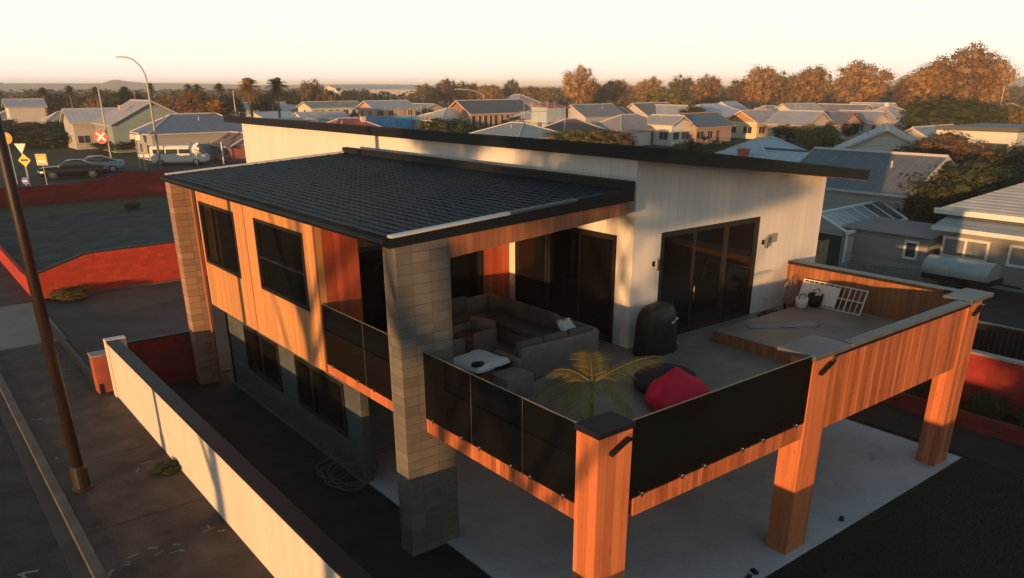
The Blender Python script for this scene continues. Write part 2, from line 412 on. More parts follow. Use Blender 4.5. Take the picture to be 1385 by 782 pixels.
# ground storey below the white part is covered by upper_wall; lower block storey
m = MB()
m.box(.35, .55, 8.4, 17.6, 0, .99)
m.box(.35, .55, 8.4, 9.25, .99, 2.75); m.box(.35, .55, 12.1, 13.3, .99, 2.75); m.box(.35, .55, 15.9, 17.6, .99, 2.75)
m.box(.35, .55, 9.25, 12.1, 2.42, 2.75); m.box(.35, .55, 13.3, 15.9, 2.42, 2.75)
m.box(.553, 6.3, 9.6, 9.8, 0, 2.75); m.box(.35, 6.3, 17.4, 17.6, 0, 2.75)
hp('block_wall', m, 'block_wall')
hp('wall_footing', box(.27, .345, 8.4, 17.6, 0, .05), 'kerb')
def window(x, y0, y1, z0, z1, fr=.07, mull=None, name='window', deep=.09, mat='frame', pane='glass_win', trans=None):
    """window in a west-facing plane: frame with its pane"""
    f = MB()
    f.box(x-.03, x+deep, y0, y0+fr, z0, z1); f.box(x-.03, x+deep, y1-fr, y1, z0, z1)
    f.box(x-.03, x+deep, y0+fr, y1-fr, z0, z0+fr); f.box(x-.03, x+deep, y0+fr, y1-fr, z1-fr, z1)
    if mull is not None: f.box(x-.02, x+deep-.01, mull-.03, mull+.03, z0+fr, z1-fr)
    if trans is not None: f.box(x-.02, x+deep-.01, y0+fr, y1-fr, trans-.02, trans+.02)
    fo = f.build(name, mat, H)
    box(x+.03, x+.045, y0+fr, y1-fr, z0+fr, z1-fr).build('pane', pane, fo)
    return fo
window(.33, 9.25, 12.1, .99, 2.42, .06, 11.1)
window(.33, 13.3, 15.9, .99, 2.42, .06, 14.6)
# west facade of the timber wing (x 0) with two windows
m = MB()
Y0, Y1, Z0, Z1 = 9.3, 17.62, ZB, 6.5
m.box(0, .16, Y0, 9.98, Z0, Z1); m.box(0, .16, 12.98, 14.5, Z0, Z1); m.box(0, .16, 17.4, Y1, Z0, Z1)
for a, b, z0, z1 in ((9.98, 12.98, 4.17, 6.05), (14.5, 17.4, 4.16, 6.02)):
    m.box(0, .16, a, b, Z0, z0); m.box(0, .16, a, b, z1, Z1)
hp('timber_facade', m, 'ply')
hp('facade_joint', MB().box(-.012, 0, 13.70, 13.73, ZB, 6.5).box(-.03, -.005, 9.3, 9.36, ZB, 6.5), 'cedar_dark')
w = window(.0, 9.98, 12.98, 4.17, 6.05, .08, trans=5.05, pane='glass_clear')
w = window(.0, 14.5, 17.4, 4.16, 6.02, .08, mull=16.4, pane='glass_clear')
hp('corner_pipe', MB().tube([(-.09, 17.72, .05), (-.09, 17.72, 6.45)], .045), 'cedar_dark')
# rooms behind facade windows
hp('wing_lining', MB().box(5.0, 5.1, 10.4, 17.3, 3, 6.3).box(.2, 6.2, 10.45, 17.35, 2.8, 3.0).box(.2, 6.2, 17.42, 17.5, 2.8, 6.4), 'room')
bl = MB()
for i in range(9): bl.box(.75, .78, 15.0+.02*i, 16.3, 4.75+i*.13, 4.80+i*.13)
hp('window_blind', bl, 'trim_grey')
# south end of the wing: timber pier, sliding glass, timber pier
hp('timber_pier', box(.005, 1.06, 9.303, 9.46, ZB, 6.35), 'cedar_red')
hp('timber_pier', box(.9, 1.06, 9.463, 10.2, ZB, 6.35), 'cedar_red')
hp('timber_pier', box(5.34, 6.297, 10.2, 10.35, 3.1, 6.35), 'cedar_red')
hp('door_head', box(1.063, 5.337, 10.2, 10.35, 5.5, 6.35), 'cedar_dark')
hp('beam', box(0.02, .16, 5.34, 9.297, ZB, 3.10), 'cedar_post')
def slider_y(y, x0, x1, z0, z1, n, name='sliding_door'):
    """sliding door in a south-facing plane"""
    f = MB(); fr = .07
    f.box(x0, x0+fr, y-.02, y+.13, z0, z1); f.box(x1-fr, x1, y-.02, y+.13, z0, z1)
    f.box(x0+fr, x1-fr, y-.02, y+.13, z1-fr, z1); f.box(x0+fr, x1-fr, y-.02, y+.13, z0, z0+.05)
    fo = f.build(name, 'frame', H); wd = (x1-x0-2*fr)/n
    for i in range(n):
        a = x0+fr+wd*i; yy = y+.01+.045*(i % 2); s = MB(); t = .075
        b = a+wd
        s.box(a, a+t, yy, yy+.04, z0+.05, z1-fr); s.box(b-t, b, yy, yy+.04, z0+.05, z1-fr)
        s.box(a+t, b-t, yy, yy+.04, z0+.05, z0+.05+t); s.box(a+t, b-t, yy, yy+.04, z1-fr-t, z1-fr)
        s.build('sash', 'frame', fo)
        box(a+t, b-t, yy+.015, yy+.025, z0+.05+t, z1-fr-t).build('pane', 'glass_win', fo)
    MB().tube([(x0+fr+wd+.04, y-.03, z0+.9), (x0+fr+wd+.04, y-.03, z0+1.25)], .015, 6).build('handle', 'steel', fo)
    return fo
def slider_x(x, y0, y1, z0, z1, n):
    f = MB(); fr = .07
    f.box(x-.02, x+.13, y0, y0+fr, z0, z1); f.box(x-.02, x+.13, y1-fr, y1, z0, z1)
    f.box(x-.02, x+.13, y0+fr, y1-fr, z1-fr, z1); f.box(x-.02, x+.13, y0+fr, y1-fr, z0, z0+.05)
    fo = f.build('sliding_door', 'frame', H); wd = (y1-y0-2*fr)/n
    for i in range(n):
        a = y0+fr+wd*i; b = a+wd; xx = x+.01+.045*(i % 2); s = MB(); t = .075
        s.box(xx, xx+.04, a, a+t, z0+.05, z1-fr); s.box(xx, xx+.04, b-t, b, z0+.05, z1-fr)
        s.box(xx, xx+.04, a+t, b-t, z0+.05, z0+.05+t); s.box(xx, xx+.04, a+t, b-t, z1-fr-t, z1-fr)
        s.build('sash', 'frame', fo)
        box(xx+.015, xx+.025, a+t, b-t, z0+.05+t, z1-fr-t).build('pane', 'glass_win', fo)
    return fo
slider_y(5.4, 7.28, 11.25, 3.1, 5.87, 3)
slider_x(6.3, 5.95, 9.92, 3.1, 5.84, 3)
slider_y(10.2, 1.063, 5.337, 3.1, 5.5, 3)
# deck
hp('deck_floor', MB().box(.163, 12.9, .35, 5.397, 2.95, ZF).box(.163, 6.297, 5.4, 10.2, 2.95, ZF), 'deck')
hp('deck_soffit', MB().box(.2, 12.8, .4, 5.39, 2.88, 2.947).box(.57, 6.29, 5.4, 9.59, 2.76, 2.947), 'soffit')
hp('step_platform', box(8.4, 12.9, .42, 4.42, ZF, 3.38), 'cedar_dark')
hp('platform_top', box(8.38, 12.89, .44, 4.44, 3.383, 3.41), 'deck')
# timber posts
def post(x, wx, wy, captop, capx=None):
    o = hp('timber_post', box(x, x+wx, 0, wy, .06, ZT), 'cedar_post', bevel=.008)
    c0, c1, d0, d1 = capx
    box(c0, c1, d0, d1, ZT, ZT+.10).build('post_cap', captop, o, bevel=.01)
    # small black down light bracket under the cap, on the south face
    lt = MB()
    pts = [(x+wx*.30+wx*.58*t, -.09-.035*math.sin(t*3.14), ZT-.27+.17*math.sin(t*1.9)) for t in [i/8 for i in range(9)]]
    for p, q in zip(pts[:-1], pts[1:]): lt.extrude([p, q, (q[0], q[1], q[2]-.055), (p[0], p[1], p[2]-.055)], (0, .085, 0))
    lt.build('light_bracket', 'black', o)
    MB().box(x+wx*.80, x+wx*.90, -.105, -.02, ZT-.12, ZT-.09).build('bracket_cap', 'steel', o)
    return o
post(0, .727, .49, 'cap', (-.03, .757, -.03, .52))
post(5.64, .70, .49, 'cap_grey', (5.60, 6.85, -.05, .80))
post(12.185, .70, .49, 'cap_grey', (12.14, 13.35, -.05, .62))
# beams
hp('beam', box(.02, .16, .49, 4.865, ZB, 3.10), 'cedar')
hp('beam', box(.86, 5.637, .02, .16, ZB-.02, 3.10), 'cedar')
hp('panel', box(6.343, 12.182, .035, .16, ZB-.02, ZT), 'cedar', bevel=.004)
hp('panel_cap', box(6.953, 12.137, -.03, .22, ZT, ZT+.08), 'cap_grey', bevel=.006)
hp('panel_fascia', MB().box(6.343, 12.182, -.035, .032, ZT-.055, ZT-.003), 'black')
hp('panel_lining', box(6.36, 12.17, .163, .24, 3.1, ZT), 'cedar_dark')
hp('east_parapet', box(12.92, 13.1, .52, 5.39, 2.75, ZT-.02), 'cedar_dark')
hp('parapet_cap', MB().box(12.88, 13.22, .62, 5.39, ZT-.02, ZT+.06), 'cap')
hp('parapet_edge', MB().box(12.885, 13.215, .62, 5.38, ZT+.06, ZT+.066), 'cap_grey')
# glass balustrade panels with clamps
def panel_x(x, y0, y1, z0, z1):
    o = box(x, x+.014, y0, y1, z0, z1).build('balustrade_panel', 'glass_rail', H)
    MB().box(x-.003, x+.017, y0, y1, z1+.001, z1+.012).box(x-.003, x+.017, y1+.001, y1+.005, z0, z1+.012).build('top_edge', 'steel_edge', o)
    for t in (.18, .82):
        y = y0+(y1-y0)*t
        MB().box(x-.035, x+.03, y-.022, y+.022, z0-.02, z0+.055).box(x-.04, x-.01, y-.022, y+.022, z0+.055, z0+.068).build('clamp', 'steel', o, bevel=.006)
    return o
def panel_y(y, x0, x1, z0, z1):
    o = box(x0, x1, y, y+.014, z0, z1).build('balustrade_panel', 'glass_rail', H)
    MB().box(x0, x1, y-.003, y+.017, z1+.001, z1+.012).build('top_edge', 'steel_edge', o)
    for t in (.18, .82):
        x = x0+(x1-x0)*t
        MB().box(x-.022, x+.022, y-.035, y+.03, z0-.02, z0+.055).box(x-.022, x+.022, y-.04, y-.01, z0+.055, z0+.068).build('clamp', 'steel', o, bevel=.006)
    return o
for a, b in ((.50, 1.80), (1.815, 3.28), (3.295, 4.86)): panel_x(.0, a, b, 3.08, 4.47)
for a, b in ((.74, 2.28), (2.295, 3.95), (3.965, 5.63)): panel_y(.02, a, b, 3.08, 4.47)
for a, b in ((5.36, 7.3), (7.315, 9.28)): panel_x(-.005, a, b, 3.02, 4.50)
# block columns
hp('block_column', box(-.47, .71, 4.87, 5.34, .0, 6.62), 'block', bevel=.006)
hp('block_column', box(-.60, .06, 18.0, 18.46, .0, 6.55), 'block_far', bevel=.006)
# wing roof (low black shingle roof)
RW, RE, RS, RN = -.62, 5.60, 4.8, 18.42
def rz(x): return 6.74 + (x-RW)*(.36/6.22)
m = MB()
m.frustum([(RW, RS, rz(RW)-.20), (RE, RS, rz(RE)-.26), (RE, RN, rz(RE)-.26), (RW, RN, rz(RW)-.20)], [(RW, RS, rz(RW)-.02), (RE, RS, rz(RE)-.02), (RE, RN, rz(RE)-.02), (RW, RN, rz(RW)-.02)])
m.frustum([(RE, 5.45, rz(RE)-.26), (6.295, 5.45, rz(6.2)-.26), (6.295, RN, rz(6.2)-.26), (RE, RN, rz(RE)-.26)], [(RE, 5.45, rz(RE)-.02), (6.295, 5.45, rz(6.2)-.02), (6.295, RN, rz(6.2)-.02), (RE, RN, rz(RE)-.02)])
lower = hp('lower_roof', m, 'black')
m = MB(); rr = random.Random(5)
nx, pitch = 28, (RE-.22-RW)/28
NY = 50; py_ = (RN-RS-.3)/NY
for i in range(nx):
    x0 = RW+.02+i*pitch; x1 = x0+pitch+.03
    for j in range(NY):
        y0 = RS+.16+j*py_; off = (.5*py_ if i % 2 else 0)
        y0 += off; y1 = min(y0+py_-.012, RN-.1)
        if y1 <= y0: continue
        h = rr.uniform(.017, .025); a = rz(x0)-.02; b = rz(x1)-.02
        ym = (y0+y1)/2
        t = rr.uniform(-.003, .003)
        m.add([(x0, y0, a+h+t), (x0-.012, ym, a+h+.010), (x0, y1, a+h-t), (x1, y1, b+.006), (x1, ym, b+.012), (x1, y0, b+.006), (x0, y0, a), (x0, y1, a)],
              [(0, 5, 4, 1), (1, 4, 3, 2), (6, 0, 1), (1, 2, 7), (6, 1, 7)])
shing = plain('black_shingle', (.005, .0065, .011), .5, .6, 7, .6, .28, 0, 55)
m.build('shingles', shing, lower)
for xa, xb, mm in ((RW+.05, 2.1, 'flash'), (2.1, 3.9, 'cap_grey'), (3.9, RE, 'cap')):  # sky reflection and its fade along the barge, put into the piece colours
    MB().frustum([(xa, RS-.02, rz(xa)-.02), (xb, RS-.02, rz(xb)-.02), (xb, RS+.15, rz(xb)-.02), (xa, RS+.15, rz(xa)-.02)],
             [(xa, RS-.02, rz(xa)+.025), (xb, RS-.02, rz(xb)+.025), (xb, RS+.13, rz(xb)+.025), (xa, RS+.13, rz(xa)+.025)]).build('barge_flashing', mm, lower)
MB().box(RE-.2, RE, RS-.01, RN, rz(RE)-.02, rz(RE)+.16).build('ridge_upstand', 'black', lower)
MB().frustum([(RW+.05, RN-.12, rz(RW)), (RE, RN-.12, rz(RE)), (RE, RN, rz(RE)), (RW+.05, RN, rz(RW))], [(RW+.05, RN-.12, rz(RW)+.045), (RE, RN-.12, rz(RE)+.045), (RE, RN, rz(RE)+.045), (RW+.05, RN, rz(RW)+.045)]).build('barge_flashing', 'flash', lower)
gt = MB(); gt.tube([(RW-.06, RS+.02, rz(RW)-.10), (RW-.06, RN-.02, rz(RW)-.10)], .06, 10); gt.build('gutter', 'black', lower)
MB().frustum([(RW+.25, RS+.25, rz(RW)-.27), (RE, RS+.25, rz(RE)-.34), (RE, RN-.25, rz(RE)-.34), (RW+.25, RN-.25, rz(RW)-.27)], [(RW+.25, RS+.25, rz(RW)-.205), (RE, RS+.25, rz(RE)-.265), (RE, RN-.25, rz(RE)-.265), (RW+.25, RN-.25, rz(RW)-.205)]).build('soffit', 'soffit', lower)
MB().frustum([(.72, RS+.05, 6.2), (5.4, RS+.05, 6.55), (5.4, RS+.2, 6.55), (.72, RS+.2, 6.2)], [(.72, RS+.05, rz(.72)-.23), (5.4, RS+.05, rz(5.4)-.27), (5.4, RS+.2, rz(5.4)-.27), (.72, RS+.2, rz(.72)-.23)]).build('edge_beam', 'cedar_dark', lower)
# main roof
def mz(x): return 7.92 - (x-6.0)*(7.92-6.92)/8.5
MX0, MX1, MY0, MY1 = 5.98, 14.55, 4.25, 31.6
m = MB().frustum([(MX0, MY0, mz(MX0)-.26), (MX1, MY0, mz(MX1)-.22), (MX1, MY1, mz(MX1)-.22), (MX0, MY1, mz(MX0)-.26)], [(MX0, MY0, mz(MX0)), (MX1, MY0, mz(MX1)), (MX1, MY1, mz(MX1)), (MX0, MY1, mz(MX0))])
mr = hp('main_roof', m, 'black')
MB().frustum([(MX0-.02, MY0-.02, mz(MX0)), (MX1+.02, MY0-.02, mz(MX1)), (MX1+.02, MY0+.1, mz(MX1)), (MX0-.02, MY0+.1, mz(MX0))], [(MX0-.02, MY0-.02, mz(MX0)+.05), (MX1+.02, MY0-.02, mz(MX1)+.05), (MX1+.02, MY0+.08, mz(MX1)+.05), (MX0-.02, MY0+.08, mz(MX0)+.05)]).build('barge_cap', 'cap', mr)
MB().frustum([(MX0-.025, MY0+.1, mz(MX0)), (MX0+.1, MY0+.1, mz(MX0)-.01), (MX0+.1, MY1, mz(MX0)-.01), (MX0-.025, MY1, mz(MX0))], [(MX0-.025, MY0+.1, mz(MX0)+.05), (MX0+.1, MY0+.1, mz(MX0)+.04), (MX0+.1, MY1, mz(MX0)+.04), (MX0-.025, MY1, mz(MX0)+.05)]).build('barge_cap', 'cap', mr)
MB().tube([(MX1+.05, MY0+.3, mz(MX1)-.12), (MX1+.05, MY1, mz(MX1)-.12)], .07, 10).build('gutter', 'black', mr)
MB().frustum([(MX0+.04, MY0+.04, mz(MX0)-.275), (MX1-.04, MY0+.04, mz(MX1)-.235), (MX1-.04, 5.39, mz(MX1)-.235), (MX0+.04, 5.39, mz(MX0)-.275)], [(MX0+.04, MY0+.04, mz(MX0)-.262), (MX1-.04, MY0+.04, mz(MX1)-.222), (MX1-.04, 5.39, mz(MX1)-.222), (MX0+.04, 5.39, mz(MX0)-.262)]).build('soffit', 'soffit', mr)
# wall fittings
for x in (7.05, 11.52):
    o = MB().box(x-.05, x+.05, 5.34, 5.4, 5.08, 5.2).build('wall_light', 'black', H)
    MB().lathe([(.055, 5.0), (.06, 5.01), (.06, 5.27), (.055, 5.28)], (x, 5.27, 0), 14).build('lamp_cylinder', 'steel', o, smooth=False)
hp('meter_plate', box(11.72, 12.15, 5.37, 5.4, 5.08, 5.33), 'trim_grey', bevel=.008)
hp('wall_socket', box(11.9, 12.05, 5.36, 5.4, 3.42, 3.5), 'frame_white', bevel=.008)

# ------------------------------------------------------------------ fences and walls
f = thing('street_fence', 'long cream ribbed fence wall with dark cap along the footpath', 'fence', (-3.1, 8, 0))
box(0, .30, -26, 10.3, .0, 1.9).build('fence_panel', 'white_fence', f)
box(-.03, .33, -26, 10.33, 1.9, 1.97).build('fence_cap', 'cap', f, bevel=.005)
box(-.05, .55, 10.33, 10.62, .0, 1.99).build('end_post', 'white_fence', f, bevel=.01)
cm_pier = plain('orange_red_pier_paint', (.34, .085, .045), .7, .25, 3)
f = thing('gate_pier', 'short red pier with pale cap beside the end of the cream fence', 'pier', (-3.25, 19.2, 0))
box(-.26, .36, -.18, .32, 0, 1.32).build('pier_body', cm_pier, f, bevel=.01)
box(-.28, .38, -.2, .34, 1.32, 1.37).build('pier_cap', 'trim_grey', f, bevel=.008)
f = thing('yard_wall', 'dark red wall closing the side yard behind the cream fence', 'wall', (-1.2, 18.85, 0))
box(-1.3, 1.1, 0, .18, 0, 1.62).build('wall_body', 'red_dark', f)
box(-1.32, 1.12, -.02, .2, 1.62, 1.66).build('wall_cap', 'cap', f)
f = thing('sliding_gate', 'low dark steel gate rail lying along the driveway entrance', 'gate', (-3.4, 23.0, 0))
MB().box(-.06, .06, -4.0, 4.9, .1, .42).build('gate_rail', 'cap', f, bevel=.01)
MB().box(-.12, .12, -4.0, 4.9, .02, .1).build('gate_track', 'black', f)
# red wall on the far side of the driveway, stepped down to the street
f = thing('driveway_wall', 'bright red wall sloping down to the street behind the driveway', 'wall', (0, 34, 0))
prof = [(-3.12, 0), (12.5, 0), (12.5, 1.98), (3.6, 1.95), (-.55, 1.9), (-3.12, 1.12)]
MB().extrude([(x, 0, z) for x, z in prof], (0, .2, 0)).build('wall_body', 'red_wall', f)
c = MB()
for (xa, za), (xb, zb) in zip(prof[2:-1], prof[3:]): c.extrude([(xa, -.03, za), (xb, -.03, zb), (xb, -.03, zb+.06), (xa, -.03, za+.06)], (0, .26, 0))
c.build('wall_cap', 'cap', f)
box(-3.0, 12.4, -.12, -.02, 0.02, .09).build('footing', 'kerb', f)
f = thing('lot_wall', 'shaded red wall with a raised right end across the far edge of the lot', 'wall', (0, 70, 0))
prof = [(-3.12, 0), (15.4, 0), (15.4, 1.95), (10.4, 2.12), (9.4, 2.05), (7.6, 1.66), (5.0, 1.48), (-3.12, 1.5)]
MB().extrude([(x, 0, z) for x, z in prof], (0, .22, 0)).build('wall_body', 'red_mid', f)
c = MB()
for (xa, za), (xb, zb) in zip(prof[2:-1], prof[3:]): c.extrude([(xa, -.03, za), (xb, -.03, zb), (xb, -.03, zb+.05), (xa, -.03, za+.05)], (0, .28, 0))
c.build('wall_cap', 'red_dark', f)
f = thing('street_wall', 'low red wall along the street beside the lot', 'wall', (-3.12, 34.2, 0))
MB().extrude([(0, 0, 0), (0, 35.7, 0), (0, 35.7, 1.2), (0, 2.0, .95), (0, 0, 1.1)], (.18, 0, 0)).build('wall_body', 'red_wall', f)
# right hand boundary
f = thing('boundary_wall', 'red wall with grey capping beyond the far deck post', 'wall', (16.6, 0, 0))
box(0, .2, -16, 14, 0, 1.86).build('wall_body', 'red_mid', f)
box(-.04, .24, -16, 14, 1.86, 1.92).build('wall_cap', 'trim_grey', f)
f = thing('planter_wall', 'low dark red planter wall in front of the right boundary wall', 'wall', (15.42, 0, 0))
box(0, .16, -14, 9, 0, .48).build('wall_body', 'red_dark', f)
struct('planter_soil', box(15.58, 16.6, -14, 9, 0, .38), 'lawn')
f = thing('dark_fence', 'long black paling fence between the deck and the grey neighbouring house', 'fence', (19.6, 0, 0))
k = MB()
for i in range(170): k.box(0, .03, -14+i*.17, -14+i*.17+.155, 0, 2.0)
k.build('palings', 'cap', f)
MB().box(-.06, -.01, -14, 15, 1.9, 1.99).box(-.06, -.01, -14, 15, .4, .5).build('rail', 'cap', f)
box(-.06, .05, -14, 15, 2.003, 2.05).build('fence_cap', 'cap_grey', f)

# ------------------------------------------------------------------ things on the deck
def soft(name, x0, x1, y0, y1, z0, z1, mat, par, bev=.06, seg=4):
    o = box(x0, x1, y0, y1, z0, z1).build(name, mat, par, bevel=bev, seg=seg)
    o.data.polygons.foreach_set('use_smooth', [True]*6); return o
s = thing('corner_sofa', 'grey wicker corner sofa with charcoal cushions under the low roof', 'sofa', (0, 0, ZF))
z = ZF
soft('base', 2.66, 4.95, 5.20, 6.0, .04, .36, 'wicker', s, .03, 2)
soft('base', 4.15, 4.95, 6.02, 8.6, .04, .36, 'wicker', s, .03, 2)
soft('base', 2.35, 4.95, 8.62, 9.4, .04, .36, 'wicker', s, .03, 2)
soft('backrest', 2.66, 5.0, 5.10, 5.24, .04, .80, 'wicker', s, .04, 3)
soft('backrest', 4.95, 5.10, 5.26, 9.4, .04, .80, 'wicker', s, .04, 3)
soft('backrest', 2.35, 5.10, 9.42, 9.56, .04, .80, 'wicker', s, .04, 3)
soft('armrest', 2.52, 2.66, 5.10, 6.0, .04, .60, 'wicker', s, .04, 3)
soft('armrest', 2.22, 2.35, 8.62, 9.56, .04, .60, 'wicker', s, .04, 3)
for x0, x1, y0, y1 in ((2.70, 3.42, 5.42, 6.02), (3.44, 4.14, 5.42, 6.02), (4.16, 4.92, 5.42, 6.4), (4.16, 4.78, 6.42, 7.5), (4.16, 4.78, 7.52, 8.6), (2.4, 3.25, 8.62, 9.28), (3.27, 4.15, 8.62, 9.28)):
    soft('seat_cushion', x0, x1, y0, y1, .36, .50, 'cushion', s)
for x0, x1 in ((2.7, 3.42), (3.44, 4.16), (4.18, 4.9)):
    soft('back_cushion', x0, x1, 5.25, 5.44, .50, .90, 'cushion', s, .08)
for y0, y1 in ((6.42, 7.5), (7.52, 8.6)):
    soft('back_cushion', 4.75, 4.94, y0, y1, .50, .92, 'cushion', s, .08)
for x0, x1 in ((2.4, 3.25), (3.27, 4.15)):
    soft('back_cushion', x0, x1, 9.24, 9.42, .50, .92, 'cushion', s, .08)
def chair(x, y, rz, label):
    a = thing('lounge_chair', label, 'chair', (x, y, ZF), rz, 'wicker tub chairs by the sofa')
    soft('base', -.38, .38, -.36, .36, .05, .34, 'wicker', a, .04, 3)
    soft('backrest', -.40, .40, .30, .44, .05, .78, 'wicker', a, .06, 3)
    soft('armrest', -.46, -.34, -.36, .40, .05, .62, 'wicker', a, .05, 3)
    soft('armrest', .34, .46, -.36, .40, .05, .62, 'wicker', a, .05, 3)
    soft('seat_cushion', -.33, .33, -.36, .29, .34, .47, 'cushion_rust', a, .05)
chair(2.15, 7.5, R(90), 'wicker tub chair with rust cushion nearest the block column')
chair(3.15, 7.65, R(-80), 'wicker tub chair with rust cushion in the middle of the sofa')
t = thing('deck_table', 'low dark table with a white cloth in the corner by the block column', 'table', (1.9, 5.68, ZF), R(8))
soft('tabletop', -.42, .42, -.42, .42, .54, .60, 'wicker', t, .02, 2)
for sx in (-.36, .36):
    for sy in (-.36, .36): box(sx-.03, sx+.03, sy-.03, sy+.03, 0, .54).build('leg', 'black', t)
k = MB(); rr = random.Random(2); n = 13
zz = {}
for i in range(n):
    for j in range(n):
        u, v = (i/(n-1)-.5)*1.02, (j/(n-1)-.5)*1.0
        zz[i, j] = (u*1.04+.008*math.sin(v*9), v*1.04+.008*math.sin(u*8), .617+.008*math.sin(u*14+v*9)+rr.uniform(0, .006)-(.10 if max(abs(u), abs(v)) > .47 else 0))
vs = [zz[i, j] for i in range(n) for j in range(n)]
k.add(vs, [(i*n+j, (i+1)*n+j, (i+1)*n+j+1, i*n+j+1) for i in range(n-1) for j in range(n-1)])
tc = k.build('tablecloth', 'white_cloth', None, smooth=True); tc.location = (1.9, 5.68, ZF); tc.rotation_euler.z = R(9)
tc.modifiers.new('thick', 'SOLIDIFY').thickness = .008
tag(tc, 'rumpled white cloth lying over the low deck table', 'tablecloth')
o = MB().lathe([(.01, 0), (.17, .0), (.2, .03), (.19, .05), (.02, .07)], (0, 0, 0), 18).build('serving_dish', 'black', None, smooth=True); o.location = (1.58, 5.26, ZF+.632); o.scale = (.8, .55, 1.2)
tag(o, 'dark round dish on the near corner of the white tablecloth', 'dish')
o = soft('storage_box', -.36, .36, -.3, .3, 0, .5, 'wicker', None, .03, 2); o.location = (2.1, 4.75, ZF)
tag(o, 'grey wicker box beside the low table and the sofa end', 'box')
k = MB()
for i in range(7):
    for j in range(10):
        u, v = i/6-.5, j/9
        k.v.append((u*.34+.03*math.sin(v*6), v*.62-.31, .10*math.sin(v*3.1)+.03*math.sin(u*12+v*5)+.02))
k.f = [(i*10+j, (i+1)*10+j, (i+1)*10+j+1, i*10+j+1) for i in range(6) for j in range(9)]
o = k.build('throw_blanket', 'white_cloth', None, smooth=True); o.location = (4.55, 5.75, ZF+.74); o.rotation_euler = (R(38), R(-10), R(-30))
o.modifiers.new('thick', 'SOLIDIFY').thickness = .03
tag(o, 'white folded throw lying across the sofa cushions', 'throw')
# barbecue under a fitted cover
k = MB(); n = 28; prof = []
lv = [(0, 1.0, 1.0), (.05, 1.03, 1.02), (.3, 1.0, 1.0), (.65, .98, 1.0), (.86, .96, .97), (1.02, .90, .90), (1.16, .76, .76), (1.25, .55, .55), (1.28, .2, .2)]
for h, a, b in lv:
    for i in range(n):
        th = 2*math.pi*i/n; cx, sy = math.cos(th), math.sin(th); e = .60
        x = .62*a*math.copysign(abs(cx)**e, cx); y = .38*b*math.copysign(abs(sy)**e, sy)
        w = 1+.035*math.sin(th*9+h*3)*(1.25-h)+.012*math.sin(th*17+h*7)
        k.v.append((x*w, y*w, h))
for L_ in range(len(lv)-1):
    for i in range(n): k.f.append((L_*n+i, L_*n+(i+1) % n, (L_+1)*n+(i+1) % n, (L_+1)*n+i))
k.f.append(tuple((len(lv)-1)*n+i for i in range(n)))
b = thing('covered_barbecue', 'black fabric covered barbecue against the corner of the cream wall', 'barbecue', (6.62, 4.80, ZF), R(6))
b.scale = (.93, .93, .96)
k.build('cover', 'cover', b, smooth=True)
MB().box(.12, .21, -.405, -.395, .80, .86).box(.23, .27, -.405, -.395, .84, .88).box(.28, .38, -.405, -.395, .87, .93).build('cover_logo', 'white_cloth', b)
MB().lathe([(.02, -.04), (.1, -.035), (.11, 0), (.1, .035), (.02, .04)], (.66, -.2, .11), 14, 'x').build('wheel', 'trim_grey', b, smooth=True)
MB().tube([(.40, -.1, 1.1), (.52, -.1, 1.22), (.60, -.1, 1.1)], .025, 8).build('handle', 'cover', b, smooth=True)
# bean bags
def beanbag(label, loc, sx, sy, sz, mat, rz, knob):
    bm = bmesh.new(); bmesh.ops.create_icosphere(bm, subdivisions=4, radius=1)
    rr = random.Random(int(sx*100))
    ph = [rr.uniform(0, 6) for _ in range(6)]
    for v in bm.verts:
        x, y, z_ = v.co
        r = 1+.05*math.sin(3*x+ph[0])+.05*math.sin(4*y+ph[1])+.035*math.sin(7*math.atan2(y, x)+ph[2])*(1-abs(z_))
        kx = math.exp(-((x-.1)**2+(y-.2)**2)/.10)*(z_ > 0)*knob
        zz_ = z_*sz*r + kx
        zz_ = max(zz_, -sz*.62)
        v.co = (x*sx*r*(1.0-.12*(z_ > .3)*z_), y*sy*r, zz_+sz*.62)
    me = bpy.data.meshes.new('bean_bag'); bm.to_mesh(me); bm.free(); me.materials.append(M[mat])
    me.polygons.foreach_set('use_smooth', [True]*len(me.polygons))
    o = bpy.data.objects.new('bean_bag', me); COL.objects.link(o); o.location = loc; o.rotation_euler.z = rz
    return tag(o, label, 'bean bag')
beanbag('plump bright red bean bag by the front glass', (4.35, 2.12, ZF), .80, .60, .38, 'red_bag', R(15), .20)
beanbag('flat black bean bag just behind the red one', (4.95, 3.05, ZF), .85, .55, .29, 'dark_bag', R(5), .04)
